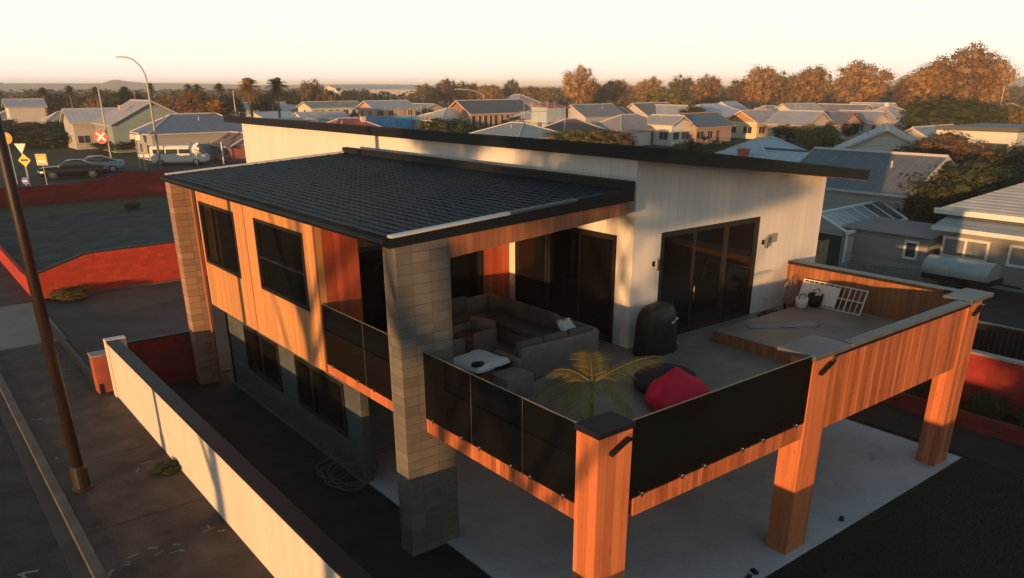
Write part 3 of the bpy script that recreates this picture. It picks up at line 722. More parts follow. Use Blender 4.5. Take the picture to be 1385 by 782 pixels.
# palm in a pot
p = thing('potted_palm', 'potted palm with drooping sunlit fronds behind the corner post', 'plant', (1.5, 1.75, ZF))
MB().lathe([(.16, 0), (.24, .02), (.28, .40), (.30, .42), (.27, .42), (.25, .36)], (0, 0, 0), 20).build('pot', 'pot', p, smooth=True)
MB().tube([(0, 0, .36), (.03, .0, .75), (.06, .02, 1.30)], [.06, .045, .03], 8).build('stem', 'palm_stem', p, smooth=True)
rp = random.Random(11)
def frond(par, base, az, ln, rise, droop, mat='palm_leaf', lw=.030, ll=.46, n=25):
    m_ = MB(); pts = []
    for i in range(n+1):
        t = i/n; r = ln*t*(1-.12*t); pts.append(Vector((base[0]+math.cos(az)*r, base[1]+math.sin(az)*r, base[2]+rise*t-droop*t*t)))
    m_.tube(pts, [.014*(1-.8*i/n) for i in range(n+1)], 5)
    for i in range(3, n+1):
        t = i/n; p0 = pts[i]; d = (pts[i]-pts[i-1]).normalized(); side = d.cross(Vector((0, 0, 1))).normalized(); upv = side.cross(d)
        L_ = ll*math.sin(math.pi*min(1, .18+.80*t))**.7*rp.uniform(.85, 1.1)
        for sg in (-1, 1):
            dr = (side*sg*.85+d*.6-Vector((0, 0, .28))+upv*.12).normalized(); q = p0+dr*L_*.5+Vector((0, 0, .0)); e = p0+dr*L_-Vector((0, 0, .12*L_))
            wv = dr.cross(upv).normalized()*lw*.5
            m_.add([p0-wv*.4, p0+wv*.4, q+wv, e, q-wv], [(0, 1, 2, 4), (4, 2, 3)])
    return m_.build('frond', mat, par)
for az, ln, rise, droop in ((R(146), 1.45, .62, 1.05), (R(165), 1.15, .45, 1.05), (R(118), 1.1, .9, .8), (R(-22), 1.55, 1.05, .55), (R(4), 1.2, .75, .8), (R(52), .9, 1.0, .5), (R(205), 1.0, .4, 1.0), (R(88), 1.0, .8, .9), (R(-60), .9, .35, .95)):
    frond(p, (.06, .02, 1.26), az, ln, rise*.9, droop*1.05)
# mat on the platform
k = MB()
for i in range(12):
    for j in range(5):
        k.v.append((i*.17, j*.12+.02*math.sin(i*.7), .012*math.sin(i*1.3+j)+.015))
k.f = [(i*5+j, (i+1)*5+j, (i+1)*5+j+1, i*5+j+1) for i in range(11) for j in range(4)]
o = k.build('beach_towel', 'towel', None, smooth=True); o.location = (9.2, 3.9, 3.415); o.rotation_euler.z = R(-33)
o.modifiers.new('thick', 'SOLIDIFY').thickness = .02
tag(o, 'pale mauve towel spread along the edge of the raised deck platform', 'towel')
# folded white rack leaning on the east parapet
rk = thing('folding_rack', 'white folding rack leaning on the timber parapet of the deck', 'rack', (12.62, 3.75, 3.41))
k = MB()
for y in (-.95, .95): k.tube([(-.12, y, 0), (.14, y, .64)], .022, 6)
for i in range(13):
    y = -.95+i*1.9/12; 
    if i not in (0, 12): k.tube([(-.12, y, .01), (.14, y, .63)], .012 if i % 3 else .02, 6)
for t in (.02, .5, .98): k.tube([(-.12+.26*t, -.95, .64*t), (-.12+.26*t, .95, .64*t)], .018, 6)
k.build('rack_frame', 'frame_white', rk)
MB().extrude([(-.10, -.2, .06), (-.10, .92, .06), (.11, .92, .57), (.11, -.2, .57)], (-.015, 0, .006)).build('rack_cloth', 'white_cloth', rk)
fn = thing('pedestal_fan', 'round wire cage fan standing by the cream wall at the end of the deck', 'fan', (12.15, 4.85, ZF))
k = MB()
for r in (.1, .2, .3, .36): k.tube([(math.cos(a)*r, -.1, .66+math.sin(a)*r) for a in [i*math.pi/12 for i in range(25)]], .009, 5)
for i in range(12): a = i*math.pi/6; k.tube([(math.cos(a)*.05, -.11, .66+math.sin(a)*.05), (math.cos(a)*.36, -.1, .66+math.sin(a)*.36)], .007, 4)
k.build('fan_cage', 'trim_grey', fn)
k = MB()
for i in range(3):
    a = i*2.094; c_, s_ = math.cos(a), math.sin(a)
    k.add([(c_*.05-s_*.03, -.05, .66+s_*.05+c_*.03), (c_*.05+s_*.03, -.03, .66+s_*.05-c_*.03), (c_*.31+s_*.1, -.02, .66+s_*.31-c_*.1), (c_*.31-s_*.1, -.07, .66+s_*.31+c_*.1)], [(0, 1, 2, 3)])
k.build('fan_blades', 'cedar_dark', fn)
MB().tube([(0, 0, .02), (0, 0, .6)], .025, 8).lathe([(.2, 0), (.2, .03), (.05, .05)], (0, 0, 0), 16).build('fan_stand', 'black', fn)
def pail(name, label, loc, r, h, mat):
    o = MB().lathe([(r*.8, 0), (r*.95, h*.5), (r, h), (r*.9, h), (r*.75, h*.2)], (0, 0, 0), 18).build(name, mat, None, smooth=True); o.location = loc
    MB().tube([(-r, 0, h*.95), (-r*.7, 0, h*1.35), (r*.7, 0, h*1.35), (r, 0, h*.95)], .012, 6).build('handle', 'black', o)
    return tag(o, label, 'bucket')
pail('bucket', 'small white bucket at the foot of the wire fan', (12.0, 4.25, 3.42), .17, .28, 'frame_white')
pail('bucket', 'black bucket between the white bucket and the folding rack', (12.45, 4.12, 3.42), .21, .34, 'black')
k = MB().lathe([(.01, 0), (.3, 0), (.34, .05), (.28, .1), (.05, .13)], (0, 0, 0), 16)
o = k.build('rolled_mat', 'dark_bag', None, smooth=True); o.location = (11.55, 4.95, ZF); o.scale = (1.5, .6, 1)
tag(o, 'black folded mat on the deck under the cream wall', 'mat')
# tangle of pale wire in the side yard
k = MB(); rw = random.Random(8)
for j in range(7):
    cx, cy, r = rw.uniform(-.3, .5), rw.uniform(-.4, .4), rw.uniform(.35, .75)
    ph = rw.uniform(0, 6); ti = rw.uniform(.1, .45)
    k.tube([(cx+math.cos(a+ph)*r*(1+.15*math.sin(3*a)), cy+math.sin(a+ph)*r*.8, .2+ti*math.sin(a*1+ph)*.5+ti*.5) for a in [i*.35 for i in range(19)]], .011, 5)
o = k.build('wire_coil', 'hose', None); o.location = (-.1, 8.6, .05)
tag(o, 'tangled coil of pale wire on the patio edge by the block wall', 'wire coil')
# crumbs of building debris on the patio edge
rd = random.Random(4)
for i, (x, y) in enumerate(((4.0, .02), (4.35, -.02), (4.62, .03), (7.9, .05))):
    o = MB().frustum([(-.09, -.05, 0), (.09, -.05, 0), (.1, .05, 0), (-.1, .06, 0)], [(-.07, -.04, .06), (.08, -.035, .05), (.07, .04, .06), (-.08, .045, .055)]).build('black_bracket', 'black')
    o.location = (x, y, .06); o.rotation_euler.z = rd.uniform(0, 3)
    tag(o, 'small black offcut on the edge of the concrete patio', 'offcut', 'black offcuts along the patio edge')

# ------------------------------------------------------------------ street pole and lamps
p = thing('street_pole', 'tall dark brown pole with a flared foot on the near footpath', 'pole', (-5.3, 12.4, .11))
MB().tube([(0, 0, 0), (0, 0, 13.5)], [.135, .10], 16).build('shaft', 'pole_dark', p, smooth=True)
MB().lathe([(.24, 0), (.24, .03), (.2, .06), (.19, .55), (.15, .62)], (0, 0, 0), 16).build('foot', 'pole_dark', p, smooth=False)
def lamp(px, py, top_py, label, arm=(-3.2, 0), r=.11):
    b = G(px, py); d = math.hypot(b.x-CAM.x, b.y-CAM.y); h = 9.24+(115-top_py)/FPX*d
    p = thing('street_lamp', label, 'street lamp', (b.x, b.y, 0), 0, 'street lamps beyond the lot')
    pts = [(0, 0, 0), (0, 0, h*.80)]
    for i in range(1, 7):
        t = i/6; pts.append((arm[0]*(1-math.cos(t*1.57)), arm[1]*(1-math.cos(t*1.57)), h*.80+h*.20*math.sin(t*1.57)))
    MB().tube(pts, [r, r*.7]+[r*.6]*6, 8).build('shaft', 'galv', p, smooth=True)
    e = pts[-1]; ln = math.hypot(*arm); ux, uy = arm[0]/ln, arm[1]/ln
    MB().frustum([(e[0], e[1]-.12, e[2]-.08), (e[0]+ux*.7, e[1]+uy*.7-.16, e[2]-.1), (e[0]+ux*.7, e[1]+uy*.7+.16, e[2]-.1), (e[0], e[1]+.12, e[2]-.08)],
                 [(e[0], e[1]-.08, e[2]+.05), (e[0]+ux*.6, e[1]+uy*.6-.1, e[2]+.06), (e[0]+ux*.6, e[1]+uy*.6+.1, e[2]+.06), (e[0], e[1]+.08, e[2]+.05)]).build('lamp_head', 'galv', p)
    return p
lamp(218, 228, 84, 'tall curved street lamp rising left of the cream wall', (-1.9, 1.1), .15)
lamp(655, 172, 120, 'distant curved street lamp above the blue wrapped house', (-5.5, 2.5), .14)
def pole(px, py, top_py, label, r=.12, mat='galv', lean=0, arm=False, group='plain poles along the far road'):
    b = G(px, py); d = math.hypot(b.x-CAM.x, b.y-CAM.y); h = 9.24+(115-top_py)/FPX*d
    p = thing('utility_pole', label, 'pole', (b.x, b.y, 0), 0, group)
    MB().tube([(0, 0, 0), (lean, 0, h)], [r, r*.75], 8).build('shaft', mat, p, smooth=True)
    if arm: MB().box(lean*.93-.9, lean*.93+.9, -.06, .06, h*.93, h*.93+.12).build('cross_arm', 'bark', p)
    return p
pole(152, 222, 113, 'pale pole rising beside the round red railway sign', .13)
pole(322, 178, 120, 'pale pole left of the orange palm above the house roof', .15)
pole(303, 222, 178, 'short pale post with red bands left of the cream wall end', .12, 'frame_white')
pole(1277, 190, 128, 'pale pole in front of the big right autumn trees', .12, 'bark_palm')
pole(1345, 180, 118, 'thin grey pole right of the big autumn trees', .1)
pole(758, 178, 160, 'short white pipe standing on a brown roof', .14, 'frame_white')
pole(1067, 172, 140, 'thin pole before the autumn trees behind the cream cottage', .12)
# signs
def M_(name, c, rough=.5):
    if name not in M: M[name] = plain(name, c, rough, .06)
    return name
M_('sign_yellow', (.75, .55, .03)); M_('sign_orange', (.70, .26, .02)); M_('sign_red', (.6, .04, .04)); M_('sign_white', (.78, .76, .70)); M_('sign_blue', (.05, .12, .45)); M_('sign_tan', (.55, .36, .14)); M_('sign_black', (.02, .02, .02))
VIEW = -YAW
def sign(px, py, pyc, shape, size, label, faces, post=True, name='road_sign', cat='sign'):
    """post at a ground spot, plate centre at a row of the photograph; faces: list of (material, shape, scale)"""
    b = G(px, py); d = math.hypot(b.x-CAM.x, b.y-CAM.y); e_ = G(px, pyc, 0)-CAM
    e_ = e_*(d/math.hypot(e_.x, e_.y)); h = CAM.z+e_.z; b = CAM+e_
    p = thing(name, label, cat, (b.x, b.y, 0), VIEW, None)
    MB().tube([(0, .05, 0), (0, .05, h+.1)], .045, 8).build('post', 'galv', p)
    for i, (mat, sh, sc, off) in enumerate(faces):
        s_ = size*sc*.88; y = -.02*i; m_ = MB(); ox, oz = off
        if sh == 'disc': poly = [(math.cos(a)*s_, math.sin(a)*s_) for a in [k_*math.pi/10 for k_ in range(20)]]
        elif sh == 'tri': poly = [(-s_, s_*.8), (0, -s_*.95), (s_, s_*.8)]
        elif sh == 'diamond': poly = [(0, s_), (-s_, 0), (0, -s_), (s_, 0)]
        elif sh == 'sq': poly = [(-s_, s_), (-s_, -s_), (s_, -s_), (s_, s_)]
        elif sh == 'bar': poly = [(-s_, s_*.28), (-s_, -s_*.28), (s_, -s_*.28), (s_, s_*.28)]
        elif sh in ('x', 'cross'):
            for sg in (-1, 1):
                c_, s2 = math.cos(R(42)), math.sin(R(42))*sg
                q = [(-1, .2), (-1, -.2), (1, -.2), (1, .2)]
                pl = [(s_*(a*c_-b_*s2)+ox, y-.004*sg, s_*(a*s2+b_*c_)+h+oz) for a, b_ in q]
                m_.extrude(pl, (0, .012, 0))
            m_.build('plate', mat, p, fix=True); continue
        m_.extrude([(a+ox, y, b_+h+oz) for a, b_ in poly], (0, .015, 0)); m_.build('plate', mat, p, fix=True)
    return p
sign(9, 250, 187, 'disc', .62, 'orange round ringed sign at the far left of the crossing', [('sign_orange', 'disc', 1, (0, 0)), ('sign_yellow', 'disc', .62, (0, 0)), ('sign_orange', 'disc', .5, (0, -.02))])
sign(28, 250, 201, 'tri', .66, 'white triangular give way sign pointing down near the dark sedan', [('sign_white', 'tri', 1, (0, 0)), ('sign_white', 'tri', .8, (0, 0))])
sign(33, 252, 217, 'diamond', .72, 'yellow sign with black arrow in front of the dark sedan nose', [('sign_yellow', 'diamond', 1, (0, 0)), ('sign_black', 'bar', .55, (.0, .02))])
sign(34, 252, 245, 'disc', .42, 'blue round sign low in front of the dark sedan', [('sign_blue', 'disc', 1, (0, 0)), ('sign_white', 'bar', .6, (0, 0))])
sign(56, 252, 216, 'sq', .62, 'square tan sign on a white post before the dark sedan', [('sign_tan', 'sq', 1, (0, 0)), ('sign_yellow', 'bar', .8, (0, .16)), ('sign_white', 'bar', .8, (0, -.18))])
sign(145, 223, 185, 'disc', .98, 'red round sign with a white cross beside a tall pale pole', [('sign_red', 'disc', 1, (-.8, 0)), ('sign_white', 'x', .8, (-.8, 0))])
sign(263, 225, 198, 'x', .68, 'white crossbuck sign in front of the white van', [('sign_white', 'x', 1, (0, 0))])
sign(194, 231, 212, 'sq', .40, 'pair of small pale square plates on a white post by the crossing', [('sign_white', 'sq', .7, (-.35, 0)), ('sign_white', 'sq', .7, (.42, 0))])
sign(182, 228, 185, 'sq', .40, 'grey railway signal post with small pale plates left of the lamp', [('galv', 'sq', .8, (-.3, .0)), ('sign_white', 'sq', .8, (.35, -.1)), ('sign_red', 'bar', .5, (0, -1.2))])

# ------------------------------------------------------------------ vehicles
def loft(name, secs, mat, par, smooth=True):
    """sections: lists of (y,z) at x, mirrored loops with the same count"""
    m_ = MB(); n = len(secs[0][1])
    for x, pts in secs:
        for y, z_ in pts: m_.v.append((x, y, z_))
    for i in range(len(secs)-1):
        for k_ in range(n): m_.f.append((i*n+k_, i*n+(k_+1) % n, (i+1)*n+(k_+1) % n, (i+1)*n+k_))
    m_.f.append(tuple(range(n-1, -1, -1))); m_.f.append(tuple((len(secs)-1)*n+k_ for k_ in range(n)))
    return m_.build(name, mat, par, smooth=smooth, fix=True)
def sect(w, z0, z1, taper=.9, r=.12):
    a = w/2
    return [(-a*.92, z0), (-a, z0+r), (-a, z1-r*1.3), (-a*taper, z1), (a*taper, z1), (a, z1-r*1.3), (a, z0+r), (a*.92, z0)]
def wheels(par, xs, w, r, rimmat='steel'):
    for x in xs:
        for sg in (-1, 1):
            o = MB().lathe([(r*.62, -.10), (r*.95, -.10), (r, -.06), (r, .06), (r*.95, .10), (r*.62, .10)], (x, sg*(w/2-.08), r), 18, 'y').build('wheel', 'sign_black', par, smooth=False)
            MB().lathe([(.02, -.112), (r*.6, -.108), (r*.62, .108), (.02, .112)], (x, sg*(w/2-.08), r), 14, 'y').build('rim', rimmat, o)
def sedan(name, label, loc, rz, paint):
    c_ = thing(name, label, 'car', loc, rz, None); w = 1.8; c_.scale = (1.38, 1.30, 1.30)
    loft('body', [(-2.35, sect(w*.8, .38, .66)), (-2.25, sect(w*.94, .26, .84)), (-1.5, sect(w, .2, .93)), (-.6, sect(w, .2, .96)), (1.0, sect(w, .2, .99)), (1.7, sect(w, .22, 1.0)), (2.2, sect(w*.94, .3, .97)), (2.34, sect(w*.85, .4, .8))], paint, c_)
    loft('cabin_glass', [(-1.05, sect(w*.84, .92, .98, .95, .02)), (-.3, sect(w*.83, .94, 1.38, .8, .06)), (.7, sect(w*.83, .94, 1.40, .8, .06)), (1.75, sect(w*.82, .96, 1.03, .95, .02))], 'glass_far', c_)
    loft('roof_panel', [(-.38, sect(w*.66, 1.36, 1.40, .95, .01)), (.2, sect(w*.68, 1.38, 1.45, .92, .02)), (.8, sect(w*.66, 1.37, 1.42, .95, .01))], paint, c_)
    for y in (-.62, .62):
        MB().box(-2.345, -2.2, y-.16, y+.16, .60, .72).build('headlight', 'frame_white', c_, bevel=.02)
        MB().box(2.2, 2.335, y-.16, y+.16, .66, .82).build('tail_light', 'sign_red', c_, bevel=.02)
    wheels(c_, (-1.4, 1.38), w, .33)
    return c_
M['paint_dark'] = plain('dark_maroon_paint', (.008, .005, .007), .25, .1, 2, 0, .6)
M['paint_silver'] = plain('silver_paint', (.22, .27, .31), .3, .08, 2, 0, .6, .3)
M['paint_white'] = plain('white_paint', (.70, .68, .62), .35, .06, 2, 0, .5)
b1, b2 = G(46, 244), G(112, 241)
ang = math.atan2(b2.y-b1.y, b2.x-b1.x)
sedan('parked_car', 'dark maroon sedan waiting at the crossing behind the red lot wall', ((b1.x+b2.x)/2+1.6, (b1.y+b2.y)/2+.5, .01), ang, 'paint_dark')
sedan('parked_car', 'silver blue car behind the dark maroon sedan', ((b1.x+b2.x)/2+4.6, (b1.y+b2.y)/2+4.6, .01), ang, 'paint_silver')
b = G(246, 224)
v = thing('parked_van', 'white minibus with dark side windows behind the crossbuck sign', 'van', (b.x+.5, b.y+1.5, 0), R(-32))
v.scale = (1.3, 1.2, 1.12)
w = 1.95
loft('body', [(-2.6, sect(w*.9, .45, 1.9, .85)), (-2.5, sect(w, .3, 2.1, .85)), (1.2, sect(w, .3, 2.12, .85)), (1.75, sect(w, .3, 1.75, .85)), (2.25, sect(w*.97, .3, 1.15, .9)), (2.5, sect(w*.9, .4, .95, .9))], 'paint_white', v, smooth=False)
for x0, x1 in ((-2.3, -1.2), (-1.1, .0), (.1, 1.1)):
    for sg in (-1, 1): MB().box(x0, x1, sg*(w/2)-.015, sg*(w/2)+.015, 1.25, 1.72).build('window', 'glass_far', v, bevel=.01)
MB().extrude([(1.79, -.75, 1.70), (1.79, .75, 1.70), (2.26, .8, 1.19), (2.26, -.8, 1.19)], (.03, 0, .03)).build('windscreen', 'glass_far', v, fix=True)
for y in (-.7, .7): MB().box(2.45, 2.53, y-.15, y+.15, .62, .82).build('headlight', 'frame_white', v)
wheels(v, (-1.7, 1.6), w, .34)

# ------------------------------------------------------------------ houses of the neighbourhood
def cm(kind, c, **k):
    nm = kind+'_%02x%02x%02x' % tuple(int(min(1, x)*255) for x in c)
    if nm not in M:
        if kind == 'wall': M[nm] = boards('weatherboard', c, .16, .10, .6, 'z', .75, (.3, .3, 1), .12, 3.)
        elif kind == 'roof': M[nm] = corrugated('iron_roof', c, .24, 'x')
        elif kind == 'tile': M[nm] = plain('roof_tile', c, .7, .3, 3.5, .4, .3, 0, 9)
        else: M[nm] = plain('painted', c, .55, .08, 2)
    return M[nm]
WHITE = (.50, .48, .45)
def house(name, label, loc, Hr, L, W, h, rz=0, kind='gable', wall=(.5, .5, .46), roof=(.2, .22, .25), tile=False, trim=WHITE, ov=.45, nl=3, ng=1, chim=None, door=True, gable_mat=None, roof_kind=None, cat='house', group=None, fascia=True, win=(1.3, 1.1, .95)):
    t = thing(name, label, cat, (loc[0], loc[1], 0), rz, group)
    wm, rm, tm = cm('wall', wall), cm('tile' if tile else 'roof', roof), cm('paint', trim)
    a, b = L/2, W/2
    if kind in ('gable', 'hip'): h = max(h, Hr-.5*b)
    rise = Hr-h
    m = MB().box(-a, a, -b, b, 0, h)
    m.build('wall', wm, t)
    if kind == 'gable':
        gm = cm('wall', gable_mat) if gable_mat else wm
        for sx in (-1, 1): MB().extrude([(sx*(a-.12), -b, h), (sx*(a-.12), b, h), (sx*(a-.12), 0, Hr-.12)], (sx*.12, 0, 0)).build('gable_end', gm, t, fix=True)
    s = rise/b; o = ov
    if kind in ('gable', 'hip'):
        hip = min(b, a*.75) if kind == 'hip' else 0
        A, B, zt, ze = a+o, b+o, Hr, h-o*s
        m = MB()
        if kind == 'gable':
            for sg in (-1, 1):
                m.extrude([(-A, sg*B, ze), (A, sg*B, ze), (A, 0, zt), (-A, 0, zt)], (0, 0, .12))
        else:
            rx = A-hip-o
            v = [(-A, -B, ze), (A, -B, ze), (A, B, ze), (-A, B, ze), (-rx, 0, zt), (rx, 0, zt)]
            v2 = [(x, y, z-.15) for x, y, z in v[:4]]
            m.add(v+v2, [(0, 1, 5, 4), (2, 3, 4, 5), (3, 0, 4), (1, 2, 5), (6, 7, 1, 0), (7, 8, 2, 1), (8, 9, 3, 2), (9, 6, 0, 3), (9, 8, 7, 6)])
        ro = m.build('roof', rm, t, fix=True)
        tr = MB()
        if kind == 'gable':
            tr.tube([(-A, 0, zt+.12), (A, 0, zt+.12)], .12, 6)
            for sx in (-1, 1):
                for sg in (-1, 1): tr.extrude([(sx*A, sg*B, ze-.08), (sx*A, sg*B, ze+.14), (sx*A, 0, zt+.14), (sx*A, 0, zt-.08)], (sx*.06, 0, 0))
            for sg in (-1, 1): tr.box(-A, A, sg*B, sg*(B+.1), ze-.02, ze+.12)
        else:
            tr.tube([(-rx, 0, zt+.02), (rx, 0, zt+.02)], .11, 6)
            for sx in (-1, 1):
                for sg in (-1, 1): tr.tube([(sx*A, sg*B, ze+.02), (sx*rx, 0, zt+.02)], .09, 6)
            for sg in (-1, 1): tr.box(-A, A, sg*B, sg*(B+.1), ze-.15, ze+.02); tr.box(sg*A, sg*(A+.1), -B, B, ze-.15, ze+.02)
        tr.build('roof_trim', tm, ro, fix=True)
        if chim:
            cx, cy, ch = chim[:3]; cmat = cm('tile', chim[3] if len(chim) > 3 else (.35, .16, .11))
            MB().box(cx-.35, cx+.35, cy-.3, cy+.3, Hr-1.2, Hr+ch).box(cx-.42, cx+.42, cy-.37, cy+.37, Hr+ch-.001, Hr+ch+.12).build('chimney', cmat, ro)
        v2_ = random.Random(label); vx = v2_.uniform(-.5, .5)*a; vy = v2_.choice((-.4, .4))*b; vz = Hr-abs(vy)*s
        MB().tube([(vx, vy, vz-.2), (vx, vy, vz+.5)], .07, 6).build('vent_pipe', 'galv', ro)
        if v2_.random() < .5:
            ax = v2_.uniform(-.6, .6)*a; ae = MB().tube([(ax, 0, Hr-.1), (ax, 0, Hr+1.5)], .025, 4)
            for q_ in range(4): ae.tube([(ax-.35+.05*q_, -.3+.2*q_, Hr+1.45), (ax+.35-.05*q_, -.3+.2*q_, Hr+1.45)], .016, 4)
            ae.build('aerial', 'galv', ro)
    elif kind == 'flat':
        ro = MB().box(-a-o, a+o, -b-o, b+o, h, h+.25).build('roof', rm, t)
        MB().box(-a-o-.05, a+o+.05, -b-o-.05, -b-o, h-.05, h+.32).box(-a-o-.05, -a-o, -b-o, b+o, h-.05, h+.32).build('roof_trim', tm, ro)
    elif kind == 'mono':
        A, B = a+o, b+o
        ro = MB().extrude([(-A, -B, h-o*.1), (A, -B, h-o*.1), (A, B, Hr), (-A, B, Hr)], (0, 0, .14)).build('roof', rm, t, fix=True)
        MB().extrude([(-a, b, h), (a, b, h), (a, b, Hr-.1), (-a, b, Hr-.1)], (0, -.1, 0)).build('upper_wall', wm, t, fix=True)
    # openings on the faces one can see
    ww, wh, ws = win
    hr = random.Random(label)
    cx = Vector((CAM.x-loc[0], CAM.y-loc[1])); rot = Matrix.Rotation(rz, 2)
    for (nx_, ny_), half, off, n_ in (((0, -1), a, b, nl), ((0, 1), a, b, nl), ((-1, 0), b, a, ng), ((1, 0), b, a, ng)):
        if (rot @ Vector((nx_, ny_))).dot(cx) <= 0: continue
        for i in range(n_):
            u = (-half + (i+.5)*2*half/n_) + hr.uniform(-.25, .25)
            if n_ > 2 and n_ < 6 and hr.random() < .22: continue
            isdoor = door and n_ >= 3 and i == n_//2 and nx_ == 0
            z0, z1, hw = (0.15, 2.1, .48) if isdoor else (ws, min(ws+wh, h-.12), ww/2*(1.35 if i % 2 == 0 and n_ > 1 else 1))
            f = MB(); p = .09
            def bx(u0, u1, zz0, zz1, d0, d1):
                if nx_ == 0: f.box(u0, u1, ny_*(off+d0), ny_*(off+d1), zz0, zz1)
                else: f.box(nx_*(off+d0), nx_*(off+d1), u0, u1, zz0, zz1)
            bx(u-hw-p, u-hw, z0-p, z1+p, .004, .06); bx(u+hw, u+hw+p, z0-p, z1+p, .004, .06)
            bx(u-hw, u+hw, z1, z1+p, .004, .06); bx(u-hw, u+hw, z0-p, z0, .004, .07)
            if not isdoor and hw > .5: bx(u-.03, u+.03, z0, z1, .004, .05)
            fo = f.build('door' if isdoor else 'window', tm, t); f = MB()
            bx(u-hw, u+hw, z0, z1, .003, .02); f.build('door_leaf' if isdoor else 'pane', 'glass_far' if not isdoor else cm('paint', (.16, .08, .06)), fo)
    return t
def HP(px, py, Hr): return G(px, py, Hr)
def HL(px, py, dist):
    v = G(px, 400, 0)-CAM; e = _d + _R*((px-W0/2)/FPX) - _U*((py-H0/2-SY)/FPX)
    e = e*(dist/math.hypot(e.x, e.y)); return CAM+e, CAM.z+e.z
Q = R(90)
# left of the cream wall
house('gabled_house', 'pale teal gabled house behind the tall street lamp', *HL(190, 137, 142), 11, 12, 3.6, Q, wall=(.26, .33, .31), roof=(.42, .40, .38), nl=4, ng=2, chim=(-2, 3.4, -.6, (.5, .4, .33)))
house('bungalow', 'long low house with slate blue roof right of the street lamp', *HL(262, 154, 122), 14, 8, 2.6, 0, 'hip', wall=(.36, .36, .34), roof=(.14, .18, .25), nl=4, ng=2)
house('bungalow', 'white house with pale grey roof among the trees at far left', *HL(31, 135, 200), 6.5, 5, 3.2, 0, wall=(.62, .58, .52), roof=(.36, .38, .44), nl=4, ng=1)
house('bungalow', 'low tan roofed house below the trees left of the pole', *HL(84, 151, 172), 5.5, 5, 2.4, 0, 'hip', wall=(.5, .38, .3), roof=(.40, .36, .33), nl=3)
house('bungalow', 'pale flat roofed building between the two left poles', *HL(121, 148, 150), 7, 7, 2.8, 0, wall=(.45, .42, .38), roof=(.52, .52, .52), nl=3)
house('cottage', 'small cottage with red brown roof and pale gable beside the cream wall', G(324, 181, 3.3), 3.3, 6, 5.0, 1.9, Q, wall=(.34, .12, .09), roof=(.20, .13, .12), tile=True, gable_mat=(.48, .52, .52), nl=2, ng=1, win=(1.0, .8, .7))
house('garage', 'dark roofed garage behind the white van', G(275, 184, 2.3), 2.3, 9, 5, 1.5, 0, wall=(.22, .18, .17), roof=(.10, .11, .13), nl=0, ng=0, door=False, cat='garage')
# middle
house('hall', 'long pale hall with dark window row under the two tall palms', HP(350, 139, 4.6), 4.6, 15, 8, 3.0, 0, wall=(.50, .52, .50), roof=(.34, .38, .40), nl=7, ng=1, cat='building', door=False)
house('warehouse', 'pale blue grey roofed warehouse right of the two tall palms', HP(398, 143, 4.4), 4.4, 12, 12, 3.0, Q, wall=(.52, .50, .47), roof=(.36, .41, .44), nl=3, ng=1, cat='building')
house('white_building', 'white building with a row of small dark windows and dull green roof', HP(447, 138, 5.4), 5.4, 14, 8, 4.2, 0, wall=(.70, .64, .55), roof=(.23, .26, .21), nl=7, ng=1, cat='building', win=(1.0, 1.0, 2.6), door=False)
house('flat_building', 'low white flat roofed building behind the cream wall top', HP(398, 160, 3.6), 3.6, 13, 7, 3.4, 0, 'flat', wall=(.66, .62, .56), roof=(.50, .48, .45), nl=4, ng=1, cat='building', door=False)
house('red_roof_house', 'red roofed house with a pale chimney below the blue wrapped house', HP(470, 160, 4.4), 4.4, 11, 8, 2.5, 0, 'hip', wall=(.5, .4, .36), roof=(.34, .060, .055), nl=3, chim=(2.2, -1.0, .1, (.66, .48, .40)))
bt = house('wrapped_house', 'two storey house with grey roof wrapped in bright blue sheeting', HP(522, 137, 6.0), 6.0, 10, 7.5, 4.6, 0, wall=(.52, .34, .28), roof=(.32, .38, .42), nl=4, ng=2, win=(1.1, 1.0, 3.2), door=False)
M['tarp'] = plain('blue_sheeting', (.012, .34, .68), .4, .45, 1.1, .8, .5, 0, 3)
MB().box(-5.8, 7.6, -4.7, -4.6, .1, 3.0).box(-5.8, -5.7, -4.6, 4.4, .1, 3.0).box(5.3, 7.6, -4.6, 1, .1, 2.8).build('blue_sheet', 'tarp', bt)
k = MB()
for x in (-5.8, -3, 0, 3, 5.8): k.tube([(x, -4.8, 0), (x, -4.8, 5.0)], .05, 5)
for z_ in (3.0, 4.6): k.tube([(-5.9, -4.8, z_), (5.9, -4.8, z_)], .05, 5)
k.build('scaffold', 'galv', bt)
house('frame_house', 'long dark roofed house under construction with bare pink timber gable', HP(662, 136, 6.0), 6.0, 16.5, 9, 3.6, 0, wall=(.46, .28, .20), roof=(.085, .095, .11), gable_mat=(.30, .15, .11), trim=(.60, .48, .38), nl=11, ng=2, win=(.7, 2.2, .9), door=False, ov=.7)
k = MB(); c = G(735, 150, 4.5)
fr = thing('scaffold_tower', 'pale scaffold frame beside the dark roofed house under construction', 'scaffold', (c.x, c.y, 0))
for x in (-4, -2, 0, 2):
    for y in (-1, 1): k.tube([(x, y, 0), (x, y, 6.2)], .035, 5)
for z_ in (2.2, 4.4, 5.9):
    for y in (-1, 1): k.tube([(-4.2, y, z_), (2.2, y, z_)], .03, 5)
k.build('scaffold_tube', 'galv', fr)
house('far_warehouse', 'long white warehouse on the horizon above the blue wrapped house', col_at(512, 470), 9.0, 60, 20, 7.2, 0, wall=(.70, .66, .62), roof=(.55, .55, .56), nl=0, ng=0, cat='building')
house('pale_blue_house', 'pale blue two storey house with a flat red roof edge', HP(742, 140, 5.6), 5.6, 5, 5, 4.9, 0, 'mono', wall=(.40, .50, .56), roof=(.40, .06, .05), nl=2, ng=1)
